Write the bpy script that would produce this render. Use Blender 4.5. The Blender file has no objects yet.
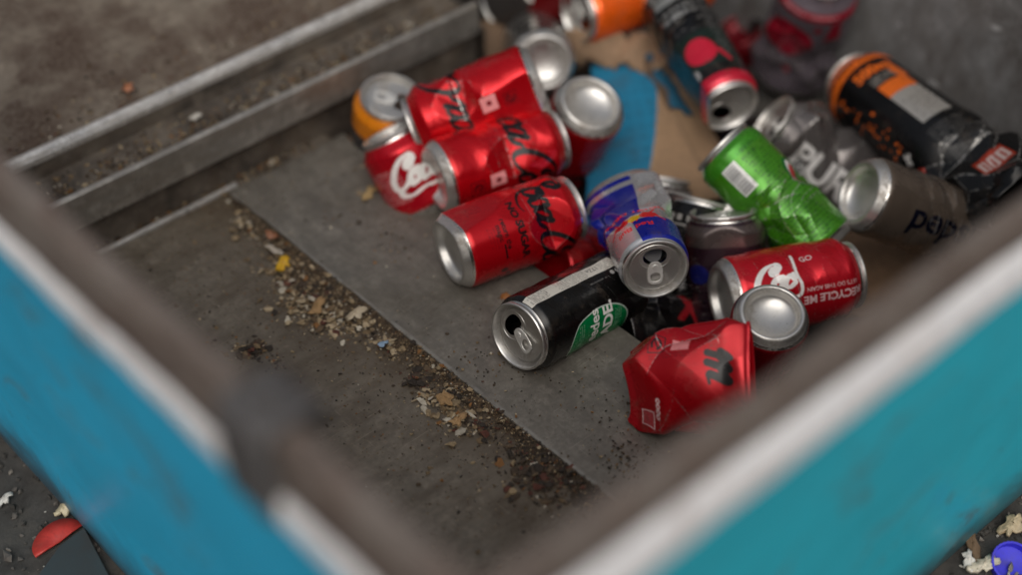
import bpy, bmesh, math, random
import numpy as np
from mathutils import Vector, Matrix

random.seed(7)
RNG = np.random.RandomState(11)
sc = bpy.context.scene
COL = sc.collection
PI = math.pi

# ------------------------------------------------------------------ helpers
def lin(r, g, b):
    def f(c):
        c = c / 255.0
        return c / 12.92 if c <= 0.04045 else ((c + 0.055) / 1.055) ** 2.4
    return np.array([f(r), f(g), f(b)])

def link(name, me, mats, parent=None):
    o = bpy.data.objects.new(name, me)
    COL.objects.link(o)
    for m in (mats if isinstance(mats, (list, tuple)) else [mats]):
        me.materials.append(m)
    if parent is not None:
        o.parent = parent
    return o

def tag(o, label, cat, group=None, kind=None):
    if label: o['label'] = label
    if cat: o['category'] = cat
    if group: o['group'] = group
    if kind: o['kind'] = kind
    return o

def empty(name, label, cat, loc=(0, 0, 0), group=None):
    o = bpy.data.objects.new(name, None)
    o.empty_display_size = 0.02
    COL.objects.link(o)
    o.location = loc
    return tag(o, label, cat, group)

def mesh_np(name, V, F, smooth=True, col=None):
    """V (n,3); F (m,4) or (m,3) int arrays (or list of both)"""
    me = bpy.data.meshes.new(name)
    Fs = F if isinstance(F, list) else [F]
    Fs = [np.asarray(f) for f in Fs if len(f)]
    me.vertices.add(len(V))
    me.vertices.foreach_set('co', np.asarray(V, np.float32).ravel())
    nl = sum(f.size for f in Fs)
    nf = sum(len(f) for f in Fs)
    me.loops.add(nl)
    me.loops.foreach_set('vertex_index', np.concatenate([f.ravel() for f in Fs]).astype(np.int32))
    me.polygons.add(nf)
    st, k = [], 0
    for f in Fs:
        st.append(k + np.arange(len(f)) * f.shape[1]); k += f.size
    me.polygons.foreach_set('loop_start', np.concatenate(st).astype(np.int32))
    me.polygons.foreach_set('use_smooth', np.full(nf, smooth))
    me.update(calc_edges=True)
    me.validate()
    if col is not None:
        a = me.color_attributes.new('print', 'FLOAT_COLOR', 'POINT')
        c = np.ones((len(V), 4), np.float32); c[:, :col.shape[1]] = col
        a.data.foreach_set('color', c.ravel())
    return me

# ------------------------------------------------------------------ node helpers
class NT:
    def __init__(s, name):
        s.m = bpy.data.materials.new(name); s.m.use_nodes = True
        s.t = s.m.node_tree; s.t.nodes.clear()
        s.out = s.n('ShaderNodeOutputMaterial')
        s.b = s.n('ShaderNodeBsdfPrincipled')
        s.t.links.new(s.b.outputs[0], s.out.inputs[0])
    def n(s, typ, **kw):
        x = s.t.nodes.new(typ)
        for k, v in kw.items(): setattr(x, k, v)
        return x
    def put(s, sock, v):
        if isinstance(v, bpy.types.NodeSocket): s.t.links.new(v, sock)
        else:
            if hasattr(v, '__len__') and len(v) == 3 and sock.type == 'RGBA': v = (*v, 1)
            sock.default_value = v
    def set(s, **kw):
        for k, v in kw.items(): s.put(s.b.inputs[k.replace('_', ' ')], v)
    def coord(s, scale=(1, 1, 1), rot=(0, 0, 0)):
        c = s.n('ShaderNodeTexCoord'); m = s.n('ShaderNodeMapping')
        m.inputs['Scale'].default_value = scale; m.inputs['Rotation'].default_value = rot
        s.t.links.new(c.outputs['Object'], m.inputs[0]); return m.outputs[0]
    def noise(s, scale, detail=5, rough=.55, vec=None, dist=0.0):
        x = s.n('ShaderNodeTexNoise')
        x.inputs['Scale'].default_value = scale; x.inputs['Detail'].default_value = detail
        x.inputs['Roughness'].default_value = rough; x.inputs['Distortion'].default_value = dist
        if vec is None: vec = s.coord()
        s.put(x.inputs['Vector'], vec); return x.outputs[0]
    def ramp(s, v, lo, hi, a=0.0, b=1.0):
        x = s.n('ShaderNodeMapRange', interpolation_type='SMOOTHSTEP')
        s.put(x.inputs[0], v)
        for i, q in enumerate((lo, hi, a, b)): s.put(x.inputs[i + 1], q)
        return x.outputs[0]
    def mix(s, f, a, b):
        x = s.n('ShaderNodeMix', data_type='RGBA')
        s.put(x.inputs[0], f); s.put(x.inputs[6], a); s.put(x.inputs[7], b); return x.outputs[2]
    def math(s, op, a, b=0.0):
        x = s.n('ShaderNodeMath', operation=op)
        s.put(x.inputs[0], a); s.put(x.inputs[1], b); return x.outputs[0]
    def bump(s, h, strength=.3, dist=.001):
        x = s.n('ShaderNodeBump')
        x.inputs['Strength'].default_value = strength; x.inputs['Distance'].default_value = dist
        s.put(x.inputs['Height'], h); s.t.links.new(x.outputs[0], s.b.inputs['Normal'])
    def attr(s, name='print'):
        x = s.n('ShaderNodeAttribute', attribute_name=name); return x

def grime(name, base, dirt, dirt2, rough=.5, metal=.3, amount=.5, scale=12, streak=(1, 1, 1), rot=0.0, scratch=.25, bump=.25, seam=None, edge=False):
    t = NT(name)
    big = t.noise(scale, 7, .65, dist=.4)
    st = t.noise(scale * 2.2, 6, .6, vec=t.coord(streak, (0, 0, rot)))
    fine = t.noise(scale * 22, 6, .7)
    speck = t.noise(scale * 60, 3, .6)
    c = t.mix(t.ramp(fine, .35, .7), tuple(base * .78), tuple(np.minimum(base * 1.18, 1)))
    mid = t.noise(scale * 6, 6, .68, dist=.3)
    c = t.mix(t.ramp(mid, .40, .66, 0, .75), c, tuple(base * .62 + dirt * .1))
    c = t.mix(t.ramp(mid, .44, .28, 0, .5), c, tuple(np.minimum(base * 1.45, 1)))
    c = t.mix(t.ramp(st, .42, .68, 0, .6), c, tuple(dirt))
    f = t.math('MULTIPLY', t.ramp(big, .62 - .3 * amount, .8 - .2 * amount), t.ramp(fine, .3, .6, .35, 1))
    c = t.mix(f, c, tuple(dirt2))
    sp = t.ramp(speck, .66, .73, 0, .7)
    c = t.mix(sp, c, tuple(dirt2 * .45))
    sc1 = t.noise(9, 3, .5, vec=t.coord((3, 130, 3), (0, 0, .5)))
    sc2 = t.noise(9, 3, .5, vec=t.coord((170, 4, 4), (0, 0, .2)))
    s = t.math('MAXIMUM', t.ramp(sc1, .66, .72), t.ramp(sc2, .67, .73))
    c = t.mix(t.math('MULTIPLY', s, scratch), c, tuple(np.minimum(base * 1.9, .8)))
    if seam:     # dust spread along the edge of the sheet (x = -0.1)
        sx = t.n('ShaderNodeSeparateXYZ'); t.put(sx.inputs[0], t.coord())
        wob = t.math('MULTIPLY', t.math('SUBTRACT', big, .5), .16)
        dd = t.math('ABSOLUTE', t.math('ADD', t.math('ADD', sx.outputs[0], .105), wob))
        g = t.math('MULTIPLY', t.ramp(dd, .0, seam, .95, 0), t.ramp(fine, .3, .62, .25, 1))
        c = t.mix(g, c, (.064, .043, .024))
        f = t.math('MAXIMUM', f, g)
    if edge:
        sx = t.n('ShaderNodeSeparateXYZ'); t.put(sx.inputs[0], t.coord())
        c = t.mix(t.math('MULTIPLY', t.ramp(sx.outputs[0], -.0962, -.0984, 0, .5), t.ramp(mid, .35, .6)), c, (.32, .31, .29))
    r = t.math('ADD', t.ramp(big, .3, .7, -.1, .18), t.ramp(fine, .3, .7, rough - .08, rough + .1))
    mt = t.math('MULTIPLY', t.math('SUBTRACT', 1.0, f), metal)
    t.set(Base_Color=c, Roughness=r, Metallic=mt)
    h = t.math('ADD', t.math('MULTIPLY', fine, .6), t.math('MULTIPLY', big, 1.0))
    t.bump(h, bump, .002)
    return t.m

# ------------------------------------------------------------------ materials
BROWN = np.array([.062, .044, .030]); DARK = np.array([.020, .016, .013]); TAN = np.array([.16, .125, .085])
M = {}
M['floor'] = grime('floor_steel', np.array([.195, .165, .128]), np.array([.088, .066, .044]), np.array([.060, .046, .032]), .5, .3, .5, 9, (1, 3, 1), .4, .55, seam=.08)
M['sheet'] = grime('sheet_steel', np.array([.190, .172, .146]), np.array([.105, .094, .080]), np.array([.070, .058, .044]), .5, .3, .5, 11, (2.5, 1, 1), .3, .45, edge=True)
M['pit'] = grime('pit_shade_steel', np.array([.038, .033, .029]), BROWN * .6, DARK, .6, .2, .6, 12)  # dirty steel coloured near black to deepen the shade between the cans
M['ledge'] = grime('ledge_steel', np.array([.37, .35, .32]), np.array([.25, .22, .185]), np.array([.17, .13, .10]), .36, .65, .16, 6, (1, 6, 6), 0, .3, .08)
M['gutter'] = grime('gutter_steel', np.array([.15, .125, .10]), BROWN * 1.4, DARK * 1.6, .7, .1, .75, 20)
M['lip'] = grime('worn_lip', np.array([.72, .70, .67]), np.array([.46, .42, .37]), np.array([.16, .12, .09]), .3, .6, .12, 25, (1, 4, 4), 0, .4, .12)
M['backplate'] = grime('back_plate', np.array([.245, .205, .160]), np.array([.078, .048, .031]), np.array([.05, .028, .017]), .55, .25, .95, 13, (1, 1.6, 1), .2, .2)
M['wallgrey'] = grime('grey_wall', np.array([.27, .268, .268]), np.array([.15, .138, .128]), np.array([.055, .042, .034]), .5, .25, .66, 9, (1, 2.5, 1), 0, .7)
M['rimrust'] = grime('rusty_rim', np.array([.185, .155, .135]), np.array([.105, .068, .052]), np.array([.055, .032, .024]), .6, .15, .55, 18)
M['rimwhite'] = grime('worn_white_edge', np.array([.86, .855, .88]), np.array([.66, .64, .64]), np.array([.36, .30, .27]), .42, .1, .32, 22, (1, 1, 1), 0, .1, .1)
M['bracket'] = grime('bracket_steel', np.array([.13, .125, .125]), np.array([.075, .06, .055]), DARK, .5, .4, .4, 30)
M['asphalt'] = grime('asphalt', np.array([.055, .052, .048]), np.array([.085, .075, .062]), np.array([.022, .02, .018]), .85, 0, .5, 16, (1, 1, 1), 0, .1, .7)

def blue_paint(name, base):
    t = NT(name)
    a = t.noise(3.2, 5, .6, vec=t.coord((1, 1, 2.2)))
    b = t.noise(60, 5, .6)
    d = t.noise(11, 6, .7, dist=.6)
    c = t.mix(t.ramp(a, .3, .7), tuple(base * .9), tuple(base * 1.08))
    c = t.mix(t.ramp(d, .55, .72, 0, .7), c, tuple(lin(96, 100, 92)))
    c = t.mix(t.ramp(b, .64, .72, 0, .5), c, tuple(lin(60, 80, 84)))
    # mud splashed up from the ground
    sx = t.n('ShaderNodeSeparateXYZ'); t.put(sx.inputs[0], t.coord())
    z = t.math('ADD', sx.outputs[2], t.math('MULTIPLY', d, .10))
    c = t.mix(t.ramp(z, -.04, .07, .92, 0), c, tuple(lin(62, 56, 52)))
    t.set(Base_Color=c, Roughness=t.ramp(d, .3, .7, .32, .55)); t.bump(d, .15, .002)
    return t.m
M['blue'] = blue_paint('blue_panel_paint', lin(26, 134, 168) * 1.85)
M['teal'] = blue_paint('teal_panel_paint', lin(32, 146, 164) * 1.8)

def can_print():
    t = NT('can_print')
    a = t.attr()
    n = t.noise(45, 6, .65); fine = t.noise(420, 5, .65); sm = t.noise(16, 4, .55, dist=.5)
    d = t.math('MULTIPLY', t.ramp(n, .52, .74, 0, .7), t.ramp(fine, .38, .6, .15, 1))
    c = t.mix(d, a.outputs['Color'], (.075, .055, .038))
    c = t.mix(t.ramp(fine, .69, .75, 0, .75), c, (.06, .048, .036))
    met = t.math('MULTIPLY', a.outputs['Alpha'], t.math('SUBTRACT', 1.0, d))
    t.set(Base_Color=c, Metallic=met, Roughness=t.math('ADD', t.ramp(sm, .35, .65, .20, .34), t.math('MULTIPLY', d, .35)),
          Specular_IOR_Level=.42, Coat_Weight=.05, Coat_Roughness=.15)
    t.bump(t.noise(160, 4, .6), .06, .001)
    return t.m
M['print'] = can_print()

def alu(base=(.60, .585, .56), name='bare_aluminium', met=.92):
    t = NT(name)
    n = t.noise(55, 6, .6); f = t.noise(330, 4, .65)
    d = t.math('MULTIPLY', t.ramp(n, .5, .72, 0, .7), t.ramp(f, .35, .62, .3, 1))
    c = t.mix(d, base, (.17, .135, .10))
    c = t.mix(t.ramp(f, .69, .75, 0, .8), c, (.09, .07, .05))
    t.set(Base_Color=c, Metallic=t.math('SUBTRACT', met, t.math('MULTIPLY', d, .6)), Roughness=t.ramp(n, .35, .7, .36, .52))
    t.bump(f, .05, .001)
    return t.m
M['alu'] = alu()
M['tab'] = alu((.80, .785, .75), 'tab_aluminium', .65)
M['offcut'] = blue_paint('offcut_paint', lin(22, 84, 98))

def vcol(name, rough=.8, scale=40, dirt=.5, bump=.4):
    t = NT(name); a = t.attr(); n = t.noise(scale, 6, .65); f = t.noise(scale * 8, 5, .65)
    c = t.mix(t.ramp(n, .5, .75, 0, dirt), a.outputs['Color'], (.06, .046, .034))
    c = t.mix(t.ramp(f, .35, .65, .18, 0), c, (.03, .024, .02))
    t.set(Base_Color=c, Roughness=rough); t.bump(f, bump, .001)
    return t.m
M['crumb'] = vcol('crumbs', .85, 200, .4, .5)
M['card'] = vcol('cardboard', .85, 18, .55, .25)
M['plastic'] = vcol('plastic', .45, 60, .45, .1)

# ------------------------------------------------------------------ print canvas (procedural pixels stored per vertex)
_txt = {}
def text_tris(s, bold):
    k = (s, bold)
    if k not in _txt:
        cu = bpy.data.curves.new('lettering', 'FONT'); cu.body = s; cu.size = 1.0; cu.offset = bold; cu.resolution_u = 5
        o = bpy.data.objects.new('lettering', cu); COL.objects.link(o)
        dg = bpy.context.evaluated_depsgraph_get(); ev = o.evaluated_get(dg); me = ev.to_mesh()
        me.calc_loop_triangles()
        V = np.array([v.co[:2] for v in me.vertices]) if len(me.vertices) else np.zeros((0, 2))
        T = np.array([t.vertices[:] for t in me.loop_triangles], int).reshape(-1, 3)
        ev.to_mesh_clear(); bpy.data.objects.remove(o); bpy.data.curves.remove(cu)
        _txt[k] = (V, T)
    return _txt[k]

class Canvas:
    """u: mm round the can from the line that faces up to the viewer (right = +), t: mm above the base"""
    def __init__(s, R, L, nu, nt, bg, metal=.45):
        s.R, s.L, s.nu, s.nt = R, L, nu, nt
        s.ss = 2
        s.w, s.h = nu * s.ss, nt * s.ss
        s.C = np.zeros((s.h, s.w, 4)); s.C[..., :3] = bg; s.C[..., 3] = metal
        s.circ = 2 * PI * R
        s.kx = s.w / s.circ; s.ky = s.h / L
    def X(s, u): return (np.asarray(u) + s.circ / 2) * s.kx
    def Y(s, t): return (np.asarray(t) - 6.2) * s.ky
    def _col(s, m, x0, y0, col, metal, al=1.0):
        hh, ww = m.shape
        v = s.C[y0:y0 + hh, x0:x0 + ww]
        a = (m * al)[..., None] if m.dtype != bool else m[..., None] * al
        tgt = np.concatenate([np.asarray(col, float), [metal]])
        v[:] = v * (1 - a) + tgt * a
    def rect(s, u0, u1, t0, t1, col, metal=.3, al=1.0):
        x0, x1 = int(max(0, s.X(u0))), int(min(s.w, s.X(u1))); y0, y1 = int(max(0, s.Y(t0))), int(min(s.h, s.Y(t1)))
        if x1 > x0 and y1 > y0: s._col(np.ones((y1 - y0, x1 - x0), bool), x0, y0, col, metal, al)
    def tris(s, P, T, col, metal, al=1.0):
        x = s.X(P[:, 0]); y = s.Y(P[:, 1])
        if not len(x): return
        X0, X1 = int(max(0, x.min())), int(min(s.w, x.max() + 2)); Y0, Y1 = int(max(0, y.min())), int(min(s.h, y.max() + 2))
        if X1 <= X0 or Y1 <= Y0: return
        m = np.zeros((Y1 - Y0, X1 - X0), bool)
        for a, b, c in T:
            ax, ay, bx, by, cx, cy = x[a], y[a], x[b], y[b], x[c], y[c]
            xa, xb = int(max(X0, min(ax, bx, cx))), int(min(X1, max(ax, bx, cx) + 2))
            ya, yb = int(max(Y0, min(ay, by, cy))), int(min(Y1, max(ay, by, cy) + 2))
            if xb <= xa or yb <= ya: continue
            gx, gy = np.meshgrid(np.arange(xa, xb) + .5, np.arange(ya, yb) + .5)
            d1 = (bx - ax) * (gy - ay) - (by - ay) * (gx - ax); d2 = (cx - bx) * (gy - by) - (cy - by) * (gx - bx); d3 = (ax - cx) * (gy - cy) - (ay - cy) * (gx - cx)
            m[ya - Y0:yb - Y0, xa - X0:xb - X0] |= ((d1 >= 0) & (d2 >= 0) & (d3 >= 0)) | ((d1 <= 0) & (d2 <= 0) & (d3 <= 0))
        s._col(m, X0, Y0, col, metal, al)
    def text(s, body, u, t, size, col, rot=0, bold=.0, metal=.2, al=1.0, sx=1.0):
        V, T = text_tris(body, bold)
        if not len(V): return
        P = V.copy(); c0 = (P.min(0) + P.max(0)) / 2; P = (P - c0) * size * 1.38; P[:, 0] *= sx
        a = math.radians(rot); P = P @ np.array([[math.cos(a), math.sin(a)], [-math.sin(a), math.cos(a)]])
        s.tris(P + np.array([u, t]), T, col, metal, al)
    def poly(s, pts, col, metal=.3, al=1.0):
        pts = np.asarray(pts, float); c = pts.mean(0); P = np.vstack([pts, c]); n = len(pts)
        s.tris(P, [(i, (i + 1) % n, n) for i in range(n)], col, metal, al)
    def disc(s, u, t, ru, rt, col, metal=.3, rot=0, al=1.0):
        a = np.linspace(0, 2 * PI, 40, endpoint=False); P = np.stack([ru * np.cos(a), rt * np.sin(a)], 1)
        r = math.radians(rot); P = P @ np.array([[math.cos(r), math.sin(r)], [-math.sin(r), math.cos(r)]])
        s.poly(P + [u, t], col, metal, al)
    def stroke(s, P, W, col, metal=.2, al=1.0):
        P = np.asarray(P, float); W = np.broadcast_to(W, (len(P),))
        x0, x1 = int(max(0, s.X(P[:, 0].min() - W.max()))), int(min(s.w, s.X(P[:, 0].max() + W.max()) + 1))
        y0, y1 = int(max(0, s.Y(P[:, 1].min() - W.max()))), int(min(s.h, s.Y(P[:, 1].max() + W.max()) + 1))
        if x1 <= x0 or y1 <= y0: return
        m = np.zeros((y1 - y0, x1 - x0), bool)
        U = (np.arange(x0, x1) + .5) / s.kx - s.circ / 2; Tt = (np.arange(y0, y1) + .5) / s.ky + 6.2
        for (p, q, wa, wb) in zip(P[:-1], P[1:], W[:-1], W[1:]):
            w = max(wa, wb)
            ia, ib = np.searchsorted(U, [min(p[0], q[0]) - w, max(p[0], q[0]) + w]); ja, jb = np.searchsorted(Tt, [min(p[1], q[1]) - w, max(p[1], q[1]) + w])
            if ib <= ia or jb <= ja: continue
            gu, gt = np.meshgrid(U[ia:ib], Tt[ja:jb]); d = q - p; L2 = max(d @ d, 1e-9)
            k = np.clip(((gu - p[0]) * d[0] + (gt - p[1]) * d[1]) / L2, 0, 1)
            r = wa + (wb - wa) * k
            m[ja:jb, ia:ib] |= (gu - p[0] - k * d[0]) ** 2 + (gt - p[1] - k * d[1]) ** 2 < r * r
        s._col(m, x0, y0, col, metal, al)
    def tiny(s, u0, u1, t0, t1, col, lh=2.0, rot=False, seed=1, al=.8):
        """rows of print too small to read"""
        r = np.random.RandomState(seed)
        if not rot:
            t = t1
            while t > t0:
                u = u0
                while u < u1 - 1:
                    w = r.uniform(1.2, 5)
                    for k in np.arange(u, min(u + w, u1), 1.0):
                        if r.rand() < .85: s.rect(k, k + .65, t - lh * r.uniform(.42, .62), t, col, .2, al * r.uniform(.6, 1))
                    u += w + 1.0
                t -= lh
        else:
            u = u0
            while u < u1:
                t = t0
                while t < t1 - 1:
                    w = r.uniform(1.2, 5)
                    for k in np.arange(t, min(t + w, t1), 1.0):
                        if r.rand() < .85: s.rect(u, u + lh * r.uniform(.42, .62), k, k + .65, col, .2, al * r.uniform(.6, 1))
                    t += w + 1.0
                u += lh
    def barcode(s, u0, u1, t0, t1, along_u=True, seed=3):
        r = np.random.RandomState(seed); s.rect(u0, u1, t0, t1, lin(225, 225, 222), .05)
        k = (u0 if along_u else t0) + 1.5; e = (u1 if along_u else t1) - 1.5
        while k < e:
            w = r.choice([.5, .8, 1.2])
            if along_u: s.rect(k, min(k + w, e), t0 + 3, t1 - 1, lin(25, 25, 25), .05)
            else: s.rect(u0 + 1, u1 - 3, k, min(k + w, e), lin(25, 25, 25), .05)
            k += w + r.choice([.6, .9, 1.2])
    def done(s):
        c = s.C.reshape(s.nt, s.ss, s.nu, s.ss, 4).mean((1, 3)); return c

def catmull(P, n=10):
    P = np.asarray(P, float); Q = np.vstack([2 * P[0] - P[1], P, 2 * P[-1] - P[-2]]); o = []
    for i in range(1, len(Q) - 2):
        p0, p1, p2, p3 = Q[i - 1:i + 3]
        for k in np.linspace(0, 1, n, endpoint=False):
            o.append(.5 * ((2 * p1) + (-p0 + p2) * k + (2 * p0 - 5 * p1 + 4 * p2 - p3) * k * k + (-p0 + 3 * p1 - 3 * p2 + p3) * k ** 3))
    o.append(P[-1]); return np.array(o)

# flowing script letters, x-height 1; each letter = list of pen paths and an advance
SCRIPT = {
 'C': ([[(1.62, 1.45), (1.78, 1.85), (1.42, 2.2), (.85, 2.1), (.3, 1.55), (.02, .8), (.12, .15), (.55, -.12), (1.1, .08), (1.5, .5)],
        [(1.62, 1.45), (1.38, 1.28), (1.2, 1.5), (1.32, 1.85), (1.62, 1.95)]], 1.45),
 'o': ([[(.62, .98), (.25, .95), (.02, .5), (.15, .05), (.5, 0), (.8, .4), (.78, .85), (.5, 1.0), (.45, .75), (.8, .62), (1.1, .72)]], .98),
 'c': ([[(.75, .75), (.68, .98), (.35, .95), (.05, .5), (.15, .05), (.5, 0), (.95, .35)]], .86),
 'a': ([[(.75, .85), (.4, .98), (.05, .55), (.12, .05), (.45, .08), (.72, .55), (.82, .98)], [(.82, .98), (.7, .4), (.78, .02), (1.05, .1), (1.25, .4)]], 1.12),
 'l': ([[(.0, .3), (.5, 1.1), (.72, 1.9), (.55, 2.25), (.35, 1.8), (.25, .8), (.32, .05), (.6, .02), (.9, .4)]], .74),
 '-': ([[(.1, .5), (.45, .62)]], .55),
 'm': ([[(.0, .6), (.2, 1.0), (.25, .1)], [(.25, .5), (.6, 1.0), (.62, .1)], [(.62, .5), (1.0, 1.0), (1.0, .2), (1.3, .2)]], 1.3),
}
def script(cv, word, u, t, size, col, rot=0, tail=True, w=.2, metal=.1, slant=.35):
    """draws the word centred at (u, t); size = x-height in mm"""
    paths, x = [], 0
    for ch in word:
        ps, adv = SCRIPT[ch]
        for p in ps: paths.append(catmull(np.array(p) + [x, 0]))
        x += adv
    if tail: paths.append(catmull([(.45, -.15), (.75, -.62), (1.5, -.8), (2.6, -.6), (3.6, -.72), (4.3, -.45)]))
    a = math.radians(rot); Rm = np.array([[math.cos(a), math.sin(a)], [-math.sin(a), math.cos(a)]])
    for p in paths:
        q = p.copy(); q[:, 0] += slant * q[:, 1]
        d = np.gradient(q, axis=0); ang = np.abs(d[:, 1]) / np.maximum(np.hypot(d[:, 0], d[:, 1]), 1e-6)
        ww = w * (.34 + .66 * ang ** 1.3)
        ww = np.convolve(np.pad(ww, 2, mode='edge'), np.ones(5) / 5, 'valid')
        q[:, 0] -= x / 2; q[:, 1] -= .9
        cv.stroke((q * size) @ Rm + [u, t], ww * size, col, metal)

# ------------------------------------------------------------------ cans
def dir_of(th):
    a = math.radians(th); return np.array([math.cos(a), math.sin(a), 0.0])

def tri_wave(x): return np.abs((x % 1.0) * 2 - 1) * 2 - 1

def make_deform(R, L, dents):
    def f(P):
        P = np.array(P, float)
        t0 = P[:, 2].copy(); th0 = np.arctan2(P[:, 1], P[:, 0])
        for d in dents:
            k = d[0]
            if k == 'notch':        # V-shaped pinch: angle, height, depth, steepness angle, gain
                _, th, tc, dep, beta, gain = d
                n = dir_of(th); b = math.radians(beta); r = P @ n
                e = np.minimum((r - (R - dep)) * math.cos(b) + (P[:, 2] - tc) * math.sin(b), (r - (R - dep)) * math.cos(b) - (P[:, 2] - tc) * math.sin(b)) / math.cos(b)
                e = np.maximum(e, 0); e = np.sqrt(e * e + 1e-7) - math.sqrt(1e-7)
                P -= n * (e * gain)[:, None]
            elif k == 'plane':      # flat facet: angle, tilt along the axis, distance of plane from the axis, height, gain
                _, th, el, dist, tc, gain = d
                e_ = math.radians(el); n = dir_of(th) * math.cos(e_) + np.array([0, 0, math.sin(e_)])
                e = (P - np.array([0, 0, tc])) @ n - dist
                e = (e + np.sqrt(e * e + .0012 ** 2)) / 2; P -= n * (e * gain)[:, None]
            elif k == 'squash':     # flattened across a direction around a height
                _, th, tc, w, s_ = d
                g = np.exp(-((t0 - tc) / w) ** 2); n = dir_of(th); m = dir_of(th + 90)
                a = P @ n; b = P @ m
                P += n * (a * (s_ - 1) * g)[:, None] + m * (b * (1 - s_) * .45 * g)[:, None]
            elif k == 'bend':       # lean of everything above a height
                _, th, tc, amt = d
                s = t0 - tc; f_ = amt * (np.sqrt(s * s + .00006) + s) / 2
                P += dir_of(th) * f_[:, None]
            elif k == 'buckle':     # diamond creases of a collapsed thin wall: amplitude, lobes, pitch, height, spread, seed
                _, amp, n_, pitch, tc, w, seed = d
                r = np.random.RandomState(seed); g = np.exp(-(np.abs(t0 - tc) / w) ** 3)
                q1, q2, q3 = r.rand(3) * 6
                th = th0 + .22 * np.sin(2 * th0 + q1 + t0 * 40); tt = t0 + .006 * np.sin(3 * th0 + q2) + .004 * np.sin(t0 * 110 + q3)
                a = tri_wave(n_ * th / (2 * PI) + tt / pitch + q1); b = tri_wave(n_ * th / (2 * PI) - tt / pitch + q2)
                f_ = (a + b) / 2 - .55
                rr = np.maximum(np.hypot(P[:, 0], P[:, 1]), 1e-4); P[:, :2] += P[:, :2] / rr[:, None] * (amp * f_ * g * np.clip(rr / R * 2 - 1, 0, 1))[:, None]
            elif k == 'twist':
                _, tc, w, amt = d
                a = math.radians(amt) / (1 + np.exp(-(t0 - tc) / w)); c, s = np.cos(a), np.sin(a)
                P[:, 0], P[:, 1] = P[:, 0] * c - P[:, 1] * s, P[:, 0] * s + P[:, 1] * c
            elif k == 'wr':         # creases: amplitude, seed, height, spread
                _, amp, seed, tc, w = d
                r = np.random.RandomState(seed); g = np.exp(-((t0 - tc) / w) ** 2); q = np.zeros(len(P))
                for i in range(6):
                    kt = r.uniform(-45, 45); ku = r.choice([-4, -3, -2, -1, 1, 2, 3, 4]) / (2 * PI)
                    q += tri_wave(kt * t0 + ku * th0 + r.rand()) * r.uniform(.4, 1)
                q = np.minimum(q, .8)
                rr = np.maximum(np.hypot(P[:, 0], P[:, 1]), 1e-4); P[:, :2] += P[:, :2] / rr[:, None] * (amp * q * g * np.clip(rr / R * 2 - 1, 0, 1))[:, None]
        return P
    return f

def lathe(name, prof, n, deform, smooth=True, close=False):
    a = np.linspace(0, 2 * PI, n, endpoint=False); m = len(prof); V = np.zeros((m * n, 3))
    for i, (r, z) in enumerate(prof): V[i * n:(i + 1) * n] = np.stack([r * np.cos(a), r * np.sin(a), np.full(n, z)], 1)
    F = []
    for i in range(m - 1):
        j = np.arange(n); F.append(np.stack([i * n + j, i * n + (j + 1) % n, (i + 1) * n + (j + 1) % n, (i + 1) * n + j], 1))
    return deform(V) if deform else V, np.concatenate(F)

def flat_with_hole(outer, hole, z):
    bm = bmesh.new(); es = []
    for loop in (outer, hole):
        if loop is None: continue
        vs = [bm.verts.new((p[0], p[1], z)) for p in loop]
        es += [bm.edges.new((vs[i], vs[(i + 1) % len(vs)])) for i in range(len(vs))]
    bmesh.ops.triangle_fill(bm, edges=es, use_beauty=True, normal=(0, 0, 1))
    bm.verts.index_update()
    V = np.array([v.co[:] for v in bm.verts]); F = np.array([[v.index for v in f.verts] for f in bm.faces if len(f.verts) == 3])
    bm.free(); return V, F

def ell(cx, cy, a, b, n=40, p=2.0):
    t = np.linspace(0, 2 * PI, n, endpoint=False); c, s = np.cos(t), np.sin(t)
    return np.stack([cx + a * np.sign(c) * np.abs(c) ** (2 / p), cy + b * np.sign(s) * np.abs(s) ** (2 / p)], 1)

def tube(pts, r, n=8, closed=True):
    pts = np.asarray(pts, float); m = len(pts); V, F = [], []
    nx = np.roll(pts, -1, 0) - np.roll(pts, 1, 0)
    if not closed: nx[0] = pts[1] - pts[0]; nx[-1] = pts[-1] - pts[-2]
    for i in range(m):
        t = nx[i] / np.linalg.norm(nx[i]); up = np.array([0, 0, 1.0])
        if abs(t[2]) > .9: up = np.array([1.0, 0, 0])
        a = np.cross(t, up); a /= np.linalg.norm(a); b = np.cross(t, a)
        for k in range(n):
            q = 2 * PI * k / n; V.append(pts[i] + r * (a * math.cos(q) + b * math.sin(q)))
    for i in range(m if closed else m - 1):
        for k in range(n): F.append((i * n + k, i * n + (k + 1) % n, ((i + 1) % m) * n + (k + 1) % n, ((i + 1) % m) * n + k))
    return np.array(V), np.array(F)

def rot2(P, ang):
    c, s = math.cos(ang), math.sin(ang); Q = P.copy(); Q[:, 0] = P[:, 0] * c - P[:, 1] * s; Q[:, 1] = P[:, 0] * s + P[:, 1] * c; return Q

CAM = np.array([-.632, -.735, .85])

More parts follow.
